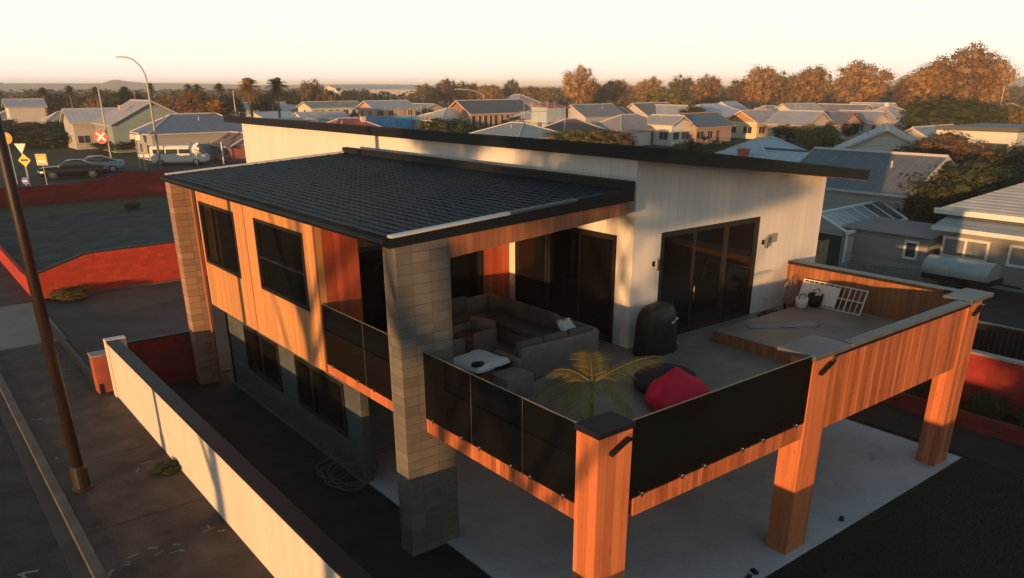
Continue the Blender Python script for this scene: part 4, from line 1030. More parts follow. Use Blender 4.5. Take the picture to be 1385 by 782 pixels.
house('brown_roof_house', 'house with brown tiled hip roof behind the white roof pipe', HP(772, 161, 4.2), 4.2, 9, 7, 2.5, 0, 'hip', wall=(.38, .3, .27), roof=(.20, .12, .095), tile=True, nl=3)
house('brown_roof_house', 'house with grey brown hip roof and long white walls', HP(852, 155, 4.6), 4.6, 12, 8, 2.7, 0, 'hip', wall=(.66, .66, .64), roof=(.30, .265, .26), nl=4, ng=2)
house('white_villa', 'white bay fronted villa right of the grey brown hip roof', HP(903, 157, 4.4), 4.4, 6, 4.5, 2.8, Q, wall=(.66, .64, .60), roof=(.32, .33, .33), nl=2, ng=2)
house('blue_roof_house', 'house with dark blue roof and brown shingled porch gable', HP(945, 154, 4.6), 4.6, 9, 7, 2.6, 0, wall=(.36, .27, .22), roof=(.09, .13, .17), gable_mat=(.20, .11, .075), trim=(.42, .26, .18), nl=4, ng=1)
house('blue_roof_house', 'large house with pale blue iron roof behind the dark blue roof', HP(960, 141, 5.0), 5.0, 17, 10, 2.9, 0, 'hip', wall=(.55, .55, .52), roof=(.44, .52, .57), nl=4)
house('cream_cottage', 'cream cottage glowing in the sun with a golden porch gable', HP(1022, 150, 4.6), 4.6, 8, 7, 2.6, 0, wall=(.72, .60, .38), roof=(.42, .36, .36), gable_mat=(.45, .25, .10), trim=(.66, .45, .25), nl=3, ng=2)
house('pink_lit_gable_house', 'white cottage with pink lit front gable right of the cream cottage', HP(1083, 151, 4.6), 4.6, 8, 7.5, 2.6, Q, wall=(.62, .56, .54), roof=(.34, .35, .38), gable_mat=(.62, .48, .42), nl=2, ng=3)  # pink of the low sun is put into the gable colour
house('white_villa', 'white villa with dark roof and red gable trim beside the pink gable', HP(1125, 152, 4.4), 4.4, 8, 7, 2.5, Q, wall=(.66, .62, .58), roof=(.15, .16, .18), gable_mat=(.66, .48, .40), trim=(.34, .12, .10), nl=2, ng=2)
house('bungalow', 'low white gabled house in front of the round red autumn tree', HP(1165, 151, 4.2), 4.2, 8, 7, 2.4, Q, wall=(.66, .58, .52), roof=(.28, .29, .31), nl=2, ng=2)
house('hip_house', 'house with broad pinkish hip roof and white chimney before the big trees', HP(1203, 144, 5.0), 5.0, 12, 10, 2.8, 0, 'hip', wall=(.5, .42, .38), roof=(.50, .40, .37), nl=3, chim=(-1, 0, .6, (.66, .6, .55)))
for i, (px, py, hr, wl, rf, lb) in enumerate(((572, 141, 4.4, (.45, .4, .37), (.23, .30, .24), 'green roofed house between the blue wrapped and the timber frame house'),
        (612, 146, 4.6, (.5, .45, .4), (.45, .45, .43), 'pale low roofed house left of the timber gable'),
        (800, 142, 5.2, (.5, .5, .5), (.20, .20, .22), 'house with grey hip roof under the tallest orange tree'),
        (700, 166, 4.4, (.4, .42, .42), (.22, .27, .30), 'grey blue roofed shed behind the dark hedge'),
        (1080, 141, 5.2, (.6, .52, .46), (.50, .42, .38), 'pale pink roofed house below the orange trees'),
        (1040, 143, 5.0, (.5, .5, .5), (.28, .30, .33), 'grey roofed house partly behind the cream cottage'),
        (1140, 142, 5.0, (.55, .5, .46), (.20, .20, .22), 'dark roofed house at the foot of the middle orange tree'),
        (1365, 140, 5.0, (.4, .36, .32), (.36, .20, .12), 'rust roofed house at the right edge under the big trees'),
        (425, 128, 6.0, (.6, .56, .5), (.42, .40, .38), 'white shed far behind the green roofed white building'),
        (700, 128, 6.5, (.5, .46, .42), (.30, .30, .31), 'grey roofed building far behind the dark timber house'),
        (880, 140, 5.2, (.5, .46, .42), (.16, .15, .15), 'black roofed house under the yellow green tree'))):
    house('suburban_house', lb, HP(px, py, hr), hr, 11, 8.5, 2.9, 0 if i % 3 else Q, 'hip' if i % 2 else 'gable', wall=wl, roof=rf, nl=3, ng=1)
for i, (px, py, hr_, wl, rf, kd_, lb) in enumerate((
        (62, 142, 4.0, (.55, .5, .45), (.42, .40, .40), 'gable', 'pale grey roofed house among the trees right of the white far left house'),
        (8, 150, 4.0, (.5, .46, .42), (.30, .29, .28), 'hip', 'grey roofed house cut by the left picture edge'),
        (105, 138, 4.6, (.6, .56, .5), (.46, .45, .46), 'gable', 'small white house on the skyline left of the pale pole'),
        (215, 147, 4.4, (.4, .38, .36), (.16, .19, .25), 'hip', 'dark blue roof directly behind the lamp shaft'),
        (292, 150, 4.0, (.45, .42, .4), (.26, .28, .30), 'gable', 'grey roof behind the bushy orange palm'),
        (368, 152, 3.8, (.6, .58, .54), (.52, .53, .53), 'gable', 'white roofed shed in front of the long pale hall'),
        (432, 152, 3.6, (.62, .56, .5), (.46, .46, .44), 'gable', 'pale annex under the white building with the window row'),
        (590, 153, 3.6, (.5, .42, .36), (.48, .44, .40), 'hip', 'low cream roof in front of the bare timber gable'),
        (720, 150, 4.0, (.45, .5, .52), (.33, .38, .42), 'hip', 'pale blue grey roof in front of the scaffold'),
        (815, 147, 4.4, (.5, .5, .48), (.13, .13, .14), 'gable', 'dark gabled roof left of the yellow green tree'),
        (905, 143, 4.8, (.55, .5, .46), (.36, .38, .40), 'gable', 'grey roof above the white bay fronted villa'),
        (985, 138, 5.0, (.55, .52, .5), (.50, .52, .54), 'gable', 'long pale roof below the round orange tree'),
        (1110, 143, 4.6, (.6, .52, .46), (.45, .40, .38), 'hip', 'pale pink roof between two white villas'),
        (1180, 140, 4.8, (.58, .54, .5), (.40, .40, .40), 'gable', 'grey roof at the foot of the lone dome shaped tree'),
        (1250, 152, 4.4, (.5, .46, .42), (.34, .33, .33), 'hip', 'grey roof left of the tall dark evergreen'))):
    house('suburban_house', lb, HP(px, py, hr_), hr_, 9.5 + (i*7 % 5)*.6, 7, 2.5, (0, Q, R(20))[i % 3], kd_, wall=wl, roof=rf, nl=3, ng=1)
# nearer neighbours on the right
house('blue_hip_house', 'pale blue hip roofed house just behind the main roof edge', HP(1035, 187, 5.0), 5.0, 9, 9, 2.8, 0, 'hip', wall=(.45, .48, .48), roof=(.42, .50, .55), nl=2, chim=(-3.6, -.6, -.75, (.45, .13, .07)))
t = house('barge_gable_house', 'grey gabled wing with dark bargeboards right of the pale blue roof', HP(1075, 206, 4.2), 4.2, 8, 6, 2.7, Q, wall=(.44, .46, .45), roof=(.42, .50, .55), trim=(.10, .10, .10), nl=2, ng=0)
house('white_gable_house', 'white gabled house with paired dark windows before the brown tree', HP(1200, 172, 4.9), 4.9, 11, 8.8, 2.7, R(28), wall=(.66, .66, .62), roof=(.30, .33, .36), nl=3, ng=2, win=(1.7, 1.2, .9), ov=.6)
house('blue_roof_house', 'low slate blue roof running behind the white gabled house', HP(1262, 172, 4.4), 4.4, 9, 7, 2.5, 0, wall=(.40, .42, .42), roof=(.24, .30, .36), nl=3)
house('modern_block', 'cream flat roofed modern house at the right edge of the picture', HP(1352, 168, 5.6), 5.6, 9.5, 7, 5.2, 0, 'flat', wall=(.66, .62, .54), roof=(.10, .10, .11), trim=(.10, .10, .10), nl=3, ng=2, win=(1.3, 1.2, 2.9), door=False, ov=.12)
# slate roofed house with a long wing
e1, e2 = Vector((40.8, 15.7, 0)), Vector((41.0, 23.5, 0))
t = house('slate_house', 'grey green house with broad slate roof behind the deck', (44.6, 19.9), 4.9, 8.2, 7.2, 2.85, Q, 'gable', wall=(.36, .40, .38), roof=(.115, .13, .145), nl=2, ng=1)
# glazed lean-to with a white frame
c = thing('sunroom', 'glass roofed lean to with white frame below the slate roof', 'sunroom', (38.5, 15.5, 0))
P4 = [Vector(G(1106, 290, 2.35)), Vector(G(1190, 273, 2.35)), Vector(G(1227, 298, 1.85)), Vector(G(1146, 316, 1.85))]
loc = Vector((38.5, 15.5, 0)); P4 = [p_-loc for p_ in P4]
M['sun_glass'] = plain('pale_blue_polycarbonate', (.16, .22, .25), .18, .25, .8, 0, .6)
M['sun_dark'] = plain('dark_roof_panel', (.035, .045, .055), .2, .2, 1)
def lerp4(u, v_): return (P4[0]*(1-u)+P4[1]*u)*(1-v_)+(P4[3]*(1-u)+P4[2]*u)*v_
for i in range(6):
    u0, u1 = i/6+.01, (i+1)/6-.01
    MB().extrude([lerp4(u0, .02), lerp4(u1, .02), lerp4(u1, .98), lerp4(u0, .98)], (0, 0, .04)).build('roof_panel', 'sun_dark' if i > 3 else 'sun_glass', c, fix=True)
k = MB()
for i in range(7): k.tube([lerp4(i/6, 0)+Vector((0, 0, .06)), lerp4(i/6, 1)+Vector((0, 0, .06))], .06 if i in (0, 6) else .03, 5)
for v_ in (0, 1): k.tube([lerp4(0, v_)+Vector((0, 0, .03)), lerp4(1, v_)+Vector((0, 0, .03))], .11, 5)
for u in (0, .5, 1): q = lerp4(u, 1); k.tube([(q.x, q.y, 0), (q.x, q.y, q.z)], .06, 5)
k.build('sunroom_frame', 'frame_white', c)
q0, q1, q2, q3 = lerp4(0, 1), lerp4(1, 1), lerp4(1, .1), lerp4(0, .1)
MB().extrude([(q0.x, q0.y, 0), (q1.x, q1.y, 0), (q1.x, q1.y, q1.z-.2), (q0.x, q0.y, q0.z-.2)], (.05, .05, 0)).extrude([(q1.x, q1.y, 0), (q2.x, q2.y, 0), (q2.x, q2.y, q2.z-.2), (q1.x, q1.y, q1.z-.2)], (-.05, .05, 0)).build('sunroom_wall', cm('wall', (.50, .52, .50)), c, fix=True)
# grey weatherboard garage
t = thing('grey_garage', 'grey weatherboard garage with brown mono roof and small white window', 'garage', (33.0, 12.4, 0))
MB().box(0, 3.4, -2.0, 2.6, 0, 1.98).build('wall', cm('wall', (.27, .27, .255)), t)
MB().extrude([(-.15, -2.15, 1.99), (-.15, 2.75, 1.99), (3.5, 2.75, 2.16), (3.5, -2.15, 2.16)], (0, 0, .07)).build('roof', cm('roof', (.19, .145, .14)), t, fix=True)
f = MB(); y0, y1, z0, z1 = -1.45, -.95, 1.0, 1.7
f.box(-.06, -.003, y0-.12, y0, z0-.12, z1+.12).box(-.06, -.003, y1, y1+.12, z0-.12, z1+.12).box(-.06, -.003, y0, y1, z1, z1+.12).box(-.07, -.003, y0, y1, z0-.12, z0)
fo = f.build('window', 'frame_white', t); box(-.02, -.002, y0, y1, z0, z1).build('pane', 'glass_far', fo)
# sage house at right
t = thing('sage_house', 'sage green bungalow with white windows and a two tier roof at the right edge', 'house', (35.2, 4.0, 0))
wm = cm('wall', (.245, .255, .225))
box(0, 9, -9, 6.6, 0, 2.9).build('wall', wm, t)
MB().extrude([(-1.9, -9.5, 2.55), (-1.9, 6.5, 2.55), (.3, 6.5, 3.05), (.3, -9.5, 3.05)], (0, 0, .10)).build('lower_roof', cm('roof', (.30, .33, .34)), t, fix=True)
MB().add([(-.6, -9.5, 3.3), (-.6, 7.0, 3.3), (9.6, 7.0, 3.3), (9.6, -9.5, 3.3), (4.5, -5, 5.8), (4.5, 1.9, 5.8), (-.6, -9.5, 3.12), (-.6, 7.0, 3.12), (9.6, 7, 3.12), (9.6, -9.5, 3.12)],
         [(0, 4, 5, 1), (1, 5, 2), (2, 5, 4, 3), (3, 4, 0), (6, 0, 1, 7), (7, 1, 2, 8), (8, 2, 3, 9), (9, 3, 0, 6), (6, 7, 8, 9)]).build('upper_roof', cm('roof', (.38, .40, .41)), t, fix=True)
box(-.72, -.6, -9.6, 7.1, 3.08, 3.34).build('fascia', 'frame_white', t)
MB().box(-1.98, -1.9, -9.5, 6.5, 2.46, 2.66).build('gutter', 'frame_white', t)
box(-1.5, -.0, -9, 6.1, 0, 2.48).build('porch_wall', wm, t)
for y0, y1, z0, z1 in ((3.95, 5.9, 1.27, 2.05), (.9, 2.85, 1.27, 2.05)):
    f = MB(); x = -1.5; ym = (y0+y1)/2
    f.box(x-.06, x-.003, y0-.12, y0, z0-.12, z1+.12).box(x-.06, x-.003, y1, y1+.12, z0-.12, z1+.12).box(x-.06, x-.003, y0, y1, z1, z1+.12).box(x-.08, x-.003, y0, y1, z0-.12, z0).box(x-.05, x-.003, ym-.06, ym+.06, z0, z1)
    fo = f.build('window', 'frame_white', t); box(x-.02, x-.002, y0, y1, z0, z1).build('pane', plain('curtained_glass', (.22, .23, .225), .3, .2, 2), fo)
MB().tube([(-1.56, 1.3, 0), (-1.56, 1.3, 2.5)], .045, 6).build('down_pipe', wm, t)
# curved metal cover of a trailer by the sage house
k = MB(); n = 14
pr_ = [(math.cos(math.pi*i/n)*.75, .55+math.sin(math.pi*i/n)*.62) for i in range(n+1)]+[(-.75, .4), (.75, .4)]
k.extrude([(x, -1.5, z_) for x, z_ in pr_], (0, 3.0, 0))
tr = thing('covered_trailer', 'trailer with a rounded pale grey metal cover beneath the sage house window', 'trailer', (31.9, 8.2, .35))
k.build('curved_cover', plain('weathered_aluminium', (.33, .36, .35), .4, .25, 2, .1, .5, .2), tr, fix=True)
MB().box(-.85, .85, -1.6, 1.6, .2, .42).tube([(0, -1.6, .3), (0, -2.7, .25)], .05, 6).build('trailer_chassis', 'black', tr)
for sg in (-1, 1):
    MB().lathe([(.1, -.1), (.3, -.09), (.32, 0), (.3, .09), (.1, .1)], (sg*.95, 0, -.03), 16, 'x').build('wheel', 'sign_black', tr)
# timber yard fence and odd bits
f = thing('paling_fence', 'short tan timber fence beside the cream wall corner', 'fence', (28.2, 14.4, 0), R(-20))
k = MB()
for i in range(18): k.box(-1.6+i*.18, -1.6+i*.18+.165, 0, .03, 0, 1.85+.02*(i % 3))
k.build('palings', cm('tile', (.30, .22, .11)), f)
f = thing('paling_fence', 'weathered grey paling fence right of the tan fence', 'fence', (30.4, 10.8, 0), R(-62))
k = MB()
for i in range(26): k.box(-2.4+i*.18, -2.4+i*.18+.165, 0, .03, 0, .9+.02*(i % 3))
k.build('palings', cm('tile', (.16, .16, .15)), f)

# ------------------------------------------------------------------ trees
def crown_mesh(name, seed, n=1400, clumps=34, ls=.075, lo=-.75, spread=.30):
    r = random.Random(seed); vs, fs, ns = [], [], []
    cl = []
    while len(cl) < clumps:
        p = Vector((r.uniform(-1, 1), r.uniform(-1, 1), r.uniform(lo, 1)))
        if .15 < p.length < .82: cl.append((p, r.uniform(.55, 1.2)*spread))
    bm = bmesh.new(); bmesh.ops.create_icosphere(bm, subdivisions=1, radius=1); bm.verts.ensure_lookup_table()
    sv = [v.co.copy() for v in bm.verts]; sf = [[v.index for v in f.verts] for f in bm.faces]; bm.free()
    for c, cr in cl:
        o = len(vs); ph = r.uniform(0, 6)
        for q in sv:
            k_ = cr*.34*(1+.16*math.sin(5*q.x+ph)+.14*math.sin(6*q.y+ph*2)+.12*math.sin(7*q.z+ph))
            vs.append(tuple(c+q*k_)); ns.append((q*.6+c.normalized()*.4).normalized())
        fs += [tuple(o+x for x in f) for f in sf]
    for i in range(n):
        c, cr = r.choice(cl)
        d = Vector((r.gauss(0, 1), r.gauss(0, 1), r.gauss(0, 1))).normalized()
        p = c + d*cr*(r.random()**.5)*1.12
        nrm = (d + Vector((r.uniform(-.5, .5), r.uniform(-.5, .5), r.uniform(-.3, .6)))).normalized()
        a = nrm.orthogonal().normalized(); a.rotate(Matrix.Rotation(r.uniform(0, 6.28), 3, nrm)); b = nrm.cross(a)
        s = ls*r.uniform(.6, 1.4); o = len(vs)
        vs += [tuple(p-a*s), tuple(p-b*s*.62), tuple(p+a*s*1.05), tuple(p+b*s*.62)]
        sn = (d*.38+p.normalized()*.22+nrm*.55).normalized(); ns += [sn]*4
        fs.append((o, o+1, o+2, o+3))
    me = bpy.data.meshes.new(name); me.from_pydata(vs, [], fs); me.update()
    me.polygons.foreach_set('use_smooth', [True]*len(me.polygons))
    me.normals_split_custom_set_from_vertices(ns); return me
def trunk_mesh(name, seed, limbs=6):
    r = random.Random(seed); m_ = MB()
    m_.tube([(0, 0, 0), (.02, .01, .2), (0, .03, .45), (.03, 0, .72)], [.042, .032, .026, .014], 7)
    for i in range(limbs):
        a = 6.28*i/limbs+r.uniform(-.3, .3); z0 = r.uniform(.22, .5); L_ = r.uniform(.22, .36)
        m_.tube([(0, 0, z0), (math.cos(a)*L_*.5, math.sin(a)*L_*.5, z0+.14), (math.cos(a)*L_, math.sin(a)*L_, z0+.32)], [.018, .012, .005], 5)
    me = bpy.data.meshes.new(name); me.from_pydata(m_.v, [], m_.f); me.update(); me.materials.append(M['bark']); return me
CR = {k_: [] for k_ in ('orange', 'olive', 'green', 'brown', 'yellow')}
for kk in CR:
    for sd in range(3):
        me = crown_mesh('crown', hash((len(kk), ord(kk[0]), sd)) % 9973 if False else len(kk)*100+ord(kk[0])*7+sd*31, 10500, 120, .029, lo=-.8, spread=.26)
        me.materials.append(M['leaf_'+kk]); CR[kk].append(me)
TK = [trunk_mesh('trunk', s_) for s_ in (1, 2)]
rt = random.Random(21)
def tree(px, top_py, dist, wpx, kind, label, group=None, name='tree', base=.30, loc=None, height=None, width=None):
    p = loc or col_at(px, dist)
    h = height or max(2.0, 9.24+(115-top_py)/FPX*dist*1.02); w = width or wpx/FPX*dist
    t = thing(name, label, 'tree' if name != 'shrub' else 'shrub', (p[0], p[1], 0), rt.uniform(0, 6.28), group)
    ch = h*(1-base)
    c = bpy.data.objects.new('crown', rt.choice(CR[kind])); COL.objects.link(c); c.parent = t
    c.location = (0, 0, h-ch*.5); c.scale = (w*.5/.98, w*.5/.98, ch*.5/.95); c.rotation_euler.z = rt.uniform(0, 6)
    k_ = bpy.data.objects.new('trunk', rt.choice(TK)); COL.objects.link(k_); k_.parent = t
    k_.scale = (max(h*.9, w*.7)*(.8 if name == 'street_tree' else 1),)*2+(h,)
    return t
def shrub(px, py, w, h, kind, label, group=None):
    p = G(px, py, 0); return tree(0, 0, 1, 0, kind, label, group, 'shrub', .05, p, h, w)
# row of autumn trees, right to left
for px, ty, ds, wp, kd, lb in (
    (1338, 84, 215, 55, 'orange', 'right shoulder of the big orange grove at the right edge'),
    (1300, 73, 210, 77, 'orange', 'tallest broad orange tree of the right grove'),
    (1258, 92, 212, 59, 'orange', 'left orange tree of the right grove sloping down'),
    (1232, 106, 220, 40, 'brown', 'small brown tree at the left foot of the right grove'),
    (1165, 89, 225, 75, 'orange', 'dome shaped orange tree standing alone above the pinkish hip roof'),
    (1097, 93, 240, 52, 'orange', 'orange tree left of the lone dome shaped one'),
    (1062, 100, 245, 43, 'olive', 'olive coloured tree in the gap between two orange trees'),
    (1032, 92, 238, 50, 'orange', 'tall orange tree behind the cream cottage'),
    (1003, 108, 250, 40, 'brown', 'dull brown tree left of the tall orange one behind the cottage'),
    (955, 103, 255, 46, 'orange', 'round orange tree behind the pale blue roof'),
    (922, 103, 260, 39, 'olive', 'olive crown beside the round orange tree behind the pale blue roof'),
    (880, 105, 265, 45, 'orange', 'orange tree above the yellow green garden trees'),
    (835, 107, 270, 45, 'orange', 'orange tree between the tall oak like crown and the yellow green trees'),
    (783, 92, 245, 52, 'orange', 'tall isolated half orange half olive crown in the middle of the row'),
    (806, 112, 262, 36, 'brown', 'low russet tree at the right foot of the tall isolated crown'),
    (720, 116, 330, 34, 'brown', 'hazy brown tree right of the dark timber house roof'),
    (692, 108, 340, 26, 'brown', 'narrow pointed hazy tree behind the dark timber house'),
    (660, 113, 330, 40, 'orange', 'hazy russet tree above the dark timber house ridge'),
    (630, 110, 330, 44, 'olive', 'hazy olive tree above the bare timber gable'),
    (603, 107, 325, 40, 'brown', 'hazy brown tree left of the bare timber gable'),
    (575, 112, 320, 32, 'olive', 'hazy small tree behind the distant curved lamp'),
    (745, 118, 320, 34, 'olive', 'hazy olive tree left of the tall isolated crown')):
    tree(px, ty, ds, wp, kd, lb, 'autumn trees along the skyline', 'autumn_tree', .22)
for px, ty, ds, wp, kd, lb in (
    (422, 106, 260, 40, 'olive', 'round golden olive tree right of the two tall palms'),
    (442, 118, 255, 36, 'brown', 'brown lower tree right of the round golden one'),
    (395, 120, 262, 44, 'green', 'dark green tree left of the round golden one'),
    (470, 118, 330, 26, 'green', 'small dark tree left of the far white warehouse'),
    (488, 119, 330, 22, 'green', 'smaller dark tree touching the far white warehouse'),
    (265, 116, 200, 60, 'brown', 'broad dark russet tree between street lamp and palms'),
    (232, 121, 205, 50, 'olive', 'dark olive tree just right of the street lamp'),
    (170, 118, 250, 44, 'green', 'dark green tree behind the pale teal gable'),
    (135, 118, 245, 44, 'olive', 'olive tree behind the left pale pole'),
    (105, 122, 258, 40, 'green', 'dark tree among the far left palms'),
    (70, 120, 262, 46, 'green', 'dark green tree behind the white far left house'),
    (40, 120, 265, 46, 'olive', 'olive tree behind the roof at far left'),
    (8, 124, 260, 40, 'green', 'dark tree at the left edge of the picture'),
    (307, 122, 210, 40, 'green', 'dark green tree between orange palm and tall palm'),
    (355, 122, 215, 44, 'green', 'dark tree between the two tall palms')):
    tree(px, ty, ds, wp, kd, lb, 'trees left of the main house', 'broad_tree', .12)
for px, py, w, h, kd, lb in (
    (893, 170, 17, 8.6, 'yellow', 'yellow green tree behind the grey brown hip roof'),
    (845, 168, 14, 6.6, 'yellow', 'smaller yellow green tree left of the taller one'),
    (925, 166, 9, 6.6, 'brown', 'reddish tree between yellow green tree and blue roof'),
    (935, 178, 7, 5.5, 'green', 'dark tree touching the dark blue roof'),
    (785, 214, 12, 4.0, 'yellow', 'yellow green hedge bush above the main roof'),
    (826, 214, 8, 3.7, 'brown', 'russet shrub above the main roof'),
    (738, 212, 10, 3.6, 'green', 'dark green shrub above the main roof'),
    (690, 208, 10, 3.7, 'green', 'dark shrub left of the other roof line shrubs'),
    (605, 205, 10, 5.2, 'green', 'large round dark bush before the bare timber gable'),
    (650, 205, 7, 4.0, 'green', 'dark bush right of the large round bush'),
    (948, 236, 8.5, 4.1, 'olive', 'olive bush behind the main roof edge'),
    (982, 242, 6, 3.6, 'yellow', 'yellow green bush right of the olive one'),
    (1112, 218, 5, 4.4, 'yellow', 'pale spiky yellow bush beside the white gabled house'),
    (1090, 200, 5, 3.8, 'yellow', 'light bush left of the pale spiky one'),
    (1130, 188, 9, 3.4, 'green', 'dark hedge before the white villa'),
    (1175, 180, 9, 4.0, 'brown', 'rust coloured shrub in front of the pinkish hip roof'),
    (1200, 178, 8, 3.5, 'green', 'dark green shrub right of the rust coloured one'),
    (1270, 192, 15, 8.0, 'green', 'tall dark evergreen under the big orange grove'),
    (1310, 190, 12, 6.5, 'green', 'dark evergreen right of the tall one'),
    (1350, 186, 12, 6.0, 'olive', 'olive tree behind the cream modern house'),
    (262, 200, 8, 2.6, 'olive', 'olive bush beside the dark garage'),
    (222, 205, 8, 2.2, 'green', 'dark bush behind the white minibus'),
    (160, 206, 9, 1.8, 'green', 'dark bush behind the signal post'),
    (100, 192, 8, 3.6, 'brown', 'rusty shrub left of the red railway sign'),
    (124, 188, 6, 3.8, 'brown', 'rusty bush touching the tan roof'),
    (35, 199, 14, 3.6, 'green', 'dark thicket behind the yellow signs'),
    (72, 199, 12, 3.2, 'green', 'dark thicket above the sedan'),
    (480, 172, 7, 3.4, 'green', 'dark bush between red roof and blue sheeting'),
    (575, 170, 8, 4.2, 'olive', 'olive bush right of the blue sheeting'),
    (700, 178, 8, 3.2, 'green', 'dark bush below the timber house wall'),
    (755, 172, 6, 3.8, 'green', 'rounded dark tree beside the pale blue two storey house'),
    (868, 188, 6, 2.4, 'brown', 'russet shrub before the long white walls'),
    (920, 186, 5, 2.6, 'green', 'dark shrub before the white bay fronted villa'),
    (985, 178, 6, 3.2, 'green', 'dark shrub between dark blue roof and cream cottage'),
    (1052, 182, 5, 2.6, 'green', 'dark shrub at the corner of the cream cottage'),
    (1065, 190, 7, 2.8, 'olive', 'olive hedge in front of the pink lit gable'),
    (1100, 186, 8, 2.8, 'green', 'dark hedge right of the pink lit gable'),
    (1150, 172, 7, 3.4, 'olive', 'olive shrub before the white villa with red trim'),
    (1225, 172, 8, 3.8, 'green', 'dark shrub right of the pinkish hip roof'),
    (1245, 178, 8, 3.4, 'brown', 'russet shrub left of the tall dark evergreen'),
    (88, 193, 11, 4.0, 'green', 'broad dark thicket in front of the low tan roof'),
    (55, 193, 11, 3.6, 'brown', 'russet thicket left of the broad dark one'),
    (128, 196, 7, 3.0, 'green', 'dark shrub between the tan roof and the pale pole'),
    (205, 196, 8, 2.2, 'green', 'low dark hedge before the slate blue roof'),
    (48, 172, 9, 3.0, 'olive', 'olive shrub below the pale grey roof at far left'),
    (140, 158, 10, 3.4, 'brown', 'russet shrub behind the low pale roof'),
    (245, 172, 8, 2.6, 'green', 'dark shrub before the slate blue roof'),
    (405, 150, 10, 4.0, 'green', 'dark tree behind the pale blue grey warehouse'),
    (312, 200, 7, 5.5, 'green', 'dark leafy tree squeezed beside the cream wall'),
    (10, 192, 14, 4.2, 'green', 'dark thicket at the left picture edge'),
    (116, 198, 9, 2.6, 'green', 'dark hedge left of the pale teal house')):
    shrub(px, py, w, h, kd, lb, 'shrubs and garden trees')
tree(0, 0, 1, 0, 'brown', 'spreading flat topped brown tree before the cream modern house', None, 'spreading_tree', .35, G(1262, 272, 0), 5.6, 8.5)
for px, py, w, h, kd, lb in ((1300, 330, 9, 5.2, 'green', 'dense dark green tree behind the sage house roof'), (1345, 312, 9, 4.6, 'green', 'dark green hedge tree right of the dense one'), (1258, 335, 5, 4.2, 'green', 'dark shrub between slate house and sage house'), (1370, 270, 9, 4.6, 'green', 'dark evergreen beneath the cream modern house')):
    shrub(px, py, w, h, kd, lb, 'dark evergreens on the right')
for y, w, h in ((.4, 1.3, .75), (-1.0, 1.5, .85), (2.0, 1.2, .7)):
    tree(0, 0, 1, 0, 'green', 'low dark shrub in the planter against the red boundary wall', 'planter shrubs along the red boundary wall', 'shrub', .02, (16.05, y), h+.35, w)
# ground-hugging bushes inside the left lot and at the fence foot
o = shrub(180, 283, 1.6, .7, 'brown', 'rusty weed clump in the middle of the lot')
tree(0, 0, 1, 0, 'olive', 'dry weed clump at the near foot of the bright red wall', None, 'shrub', .02, (-1.6, 33.4), .6, 2.2)
tree(0, 0, 1, 0, 'green', 'small weed patch at the foot of the cream fence', None, 'shrub', .02, (-3.35, 12.1), .35, .9)
# palms
def palm_parts(seed, n=150):
    r = random.Random(seed); m_ = MB()
    for i in range(n):
        az = r.uniform(0, 6.28); el = r.uniform(-.9, 1.45); L_ = r.uniform(.85, 1.05)
        d = Vector((math.cos(az)*math.cos(el), math.sin(az)*math.cos(el), math.sin(el)))
        pts = [d*L_*t+Vector((0, 0, -.42*t*t*L_)) for t in (0, .25, .5, .75, 1)]
        side = d.cross(Vector((0, 0, 1))).normalized()
        for j in range(4):
            for sg in (-1, 1):
                for t in (.25, .75):
                    a = pts[j].lerp(pts[j+1], t); w_ = .22*math.sin(math.pi*min(1, .2+.2*j))
                    e = a+side*sg*w_+d*.12-Vector((0, 0, .06))
                    m_.add([a-d*.02, a+d*.035, e], [(0, 1, 2)])
        m_.tube(pts, [.016, .01, .008, .006, .003], 4)
    me = bpy.data.meshes.new('palm_crown'); me.from_pydata(m_.v, [], m_.f); me.update(); return me
PC = [palm_parts(s_) for s_ in (1, 2)]
tm_ = MB().tube([(0, 0, 0), (.1, 0, .5), (0, .05, 1)], [1, .8, .75], 9); PT = bpy.data.meshes.new('palm_trunk'); PT.from_pydata(tm_.v, [], tm_.f); PT.materials.append(M['bark_palm'])
def palm(px, top_py, dist, wpx, mat, label, r=.28, crown_at=None):
    p = col_at(px, dist); h = 9.24+(115-top_py)/FPX*dist; w = wpx/FPX*dist*.5
    t = thing('palm_tree', label, 'palm tree', p, rt.uniform(0, 6), 'palms on the left skyline')
    me = PC[0 if rt.random() < .5 else 1].copy(); me.materials.append(M[mat])
    c = bpy.data.objects.new('crown', me); COL.objects.link(c); c.parent = t; c.location = (0, 0, h-w*.9); c.scale = (w, w, w)
    k_ = bpy.data.objects.new('trunk', PT); COL.objects.link(k_); k_.parent = t; k_.scale = (r, r, h-w*.9)
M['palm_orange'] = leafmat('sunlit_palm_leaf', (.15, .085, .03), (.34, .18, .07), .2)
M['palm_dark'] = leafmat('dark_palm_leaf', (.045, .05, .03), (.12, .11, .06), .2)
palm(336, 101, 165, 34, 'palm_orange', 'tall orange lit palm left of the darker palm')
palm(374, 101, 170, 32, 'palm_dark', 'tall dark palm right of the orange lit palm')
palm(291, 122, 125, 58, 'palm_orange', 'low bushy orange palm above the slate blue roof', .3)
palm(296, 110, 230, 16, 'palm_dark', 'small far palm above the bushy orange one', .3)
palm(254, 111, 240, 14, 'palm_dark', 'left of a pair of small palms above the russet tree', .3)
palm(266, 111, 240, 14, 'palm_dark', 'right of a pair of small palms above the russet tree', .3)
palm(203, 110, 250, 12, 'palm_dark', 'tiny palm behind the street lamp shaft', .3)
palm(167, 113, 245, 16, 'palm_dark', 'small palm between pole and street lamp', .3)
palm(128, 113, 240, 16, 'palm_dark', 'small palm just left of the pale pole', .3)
palm(92, 112, 240, 15, 'palm_dark', 'small palm left of the pale pole pair', .3)
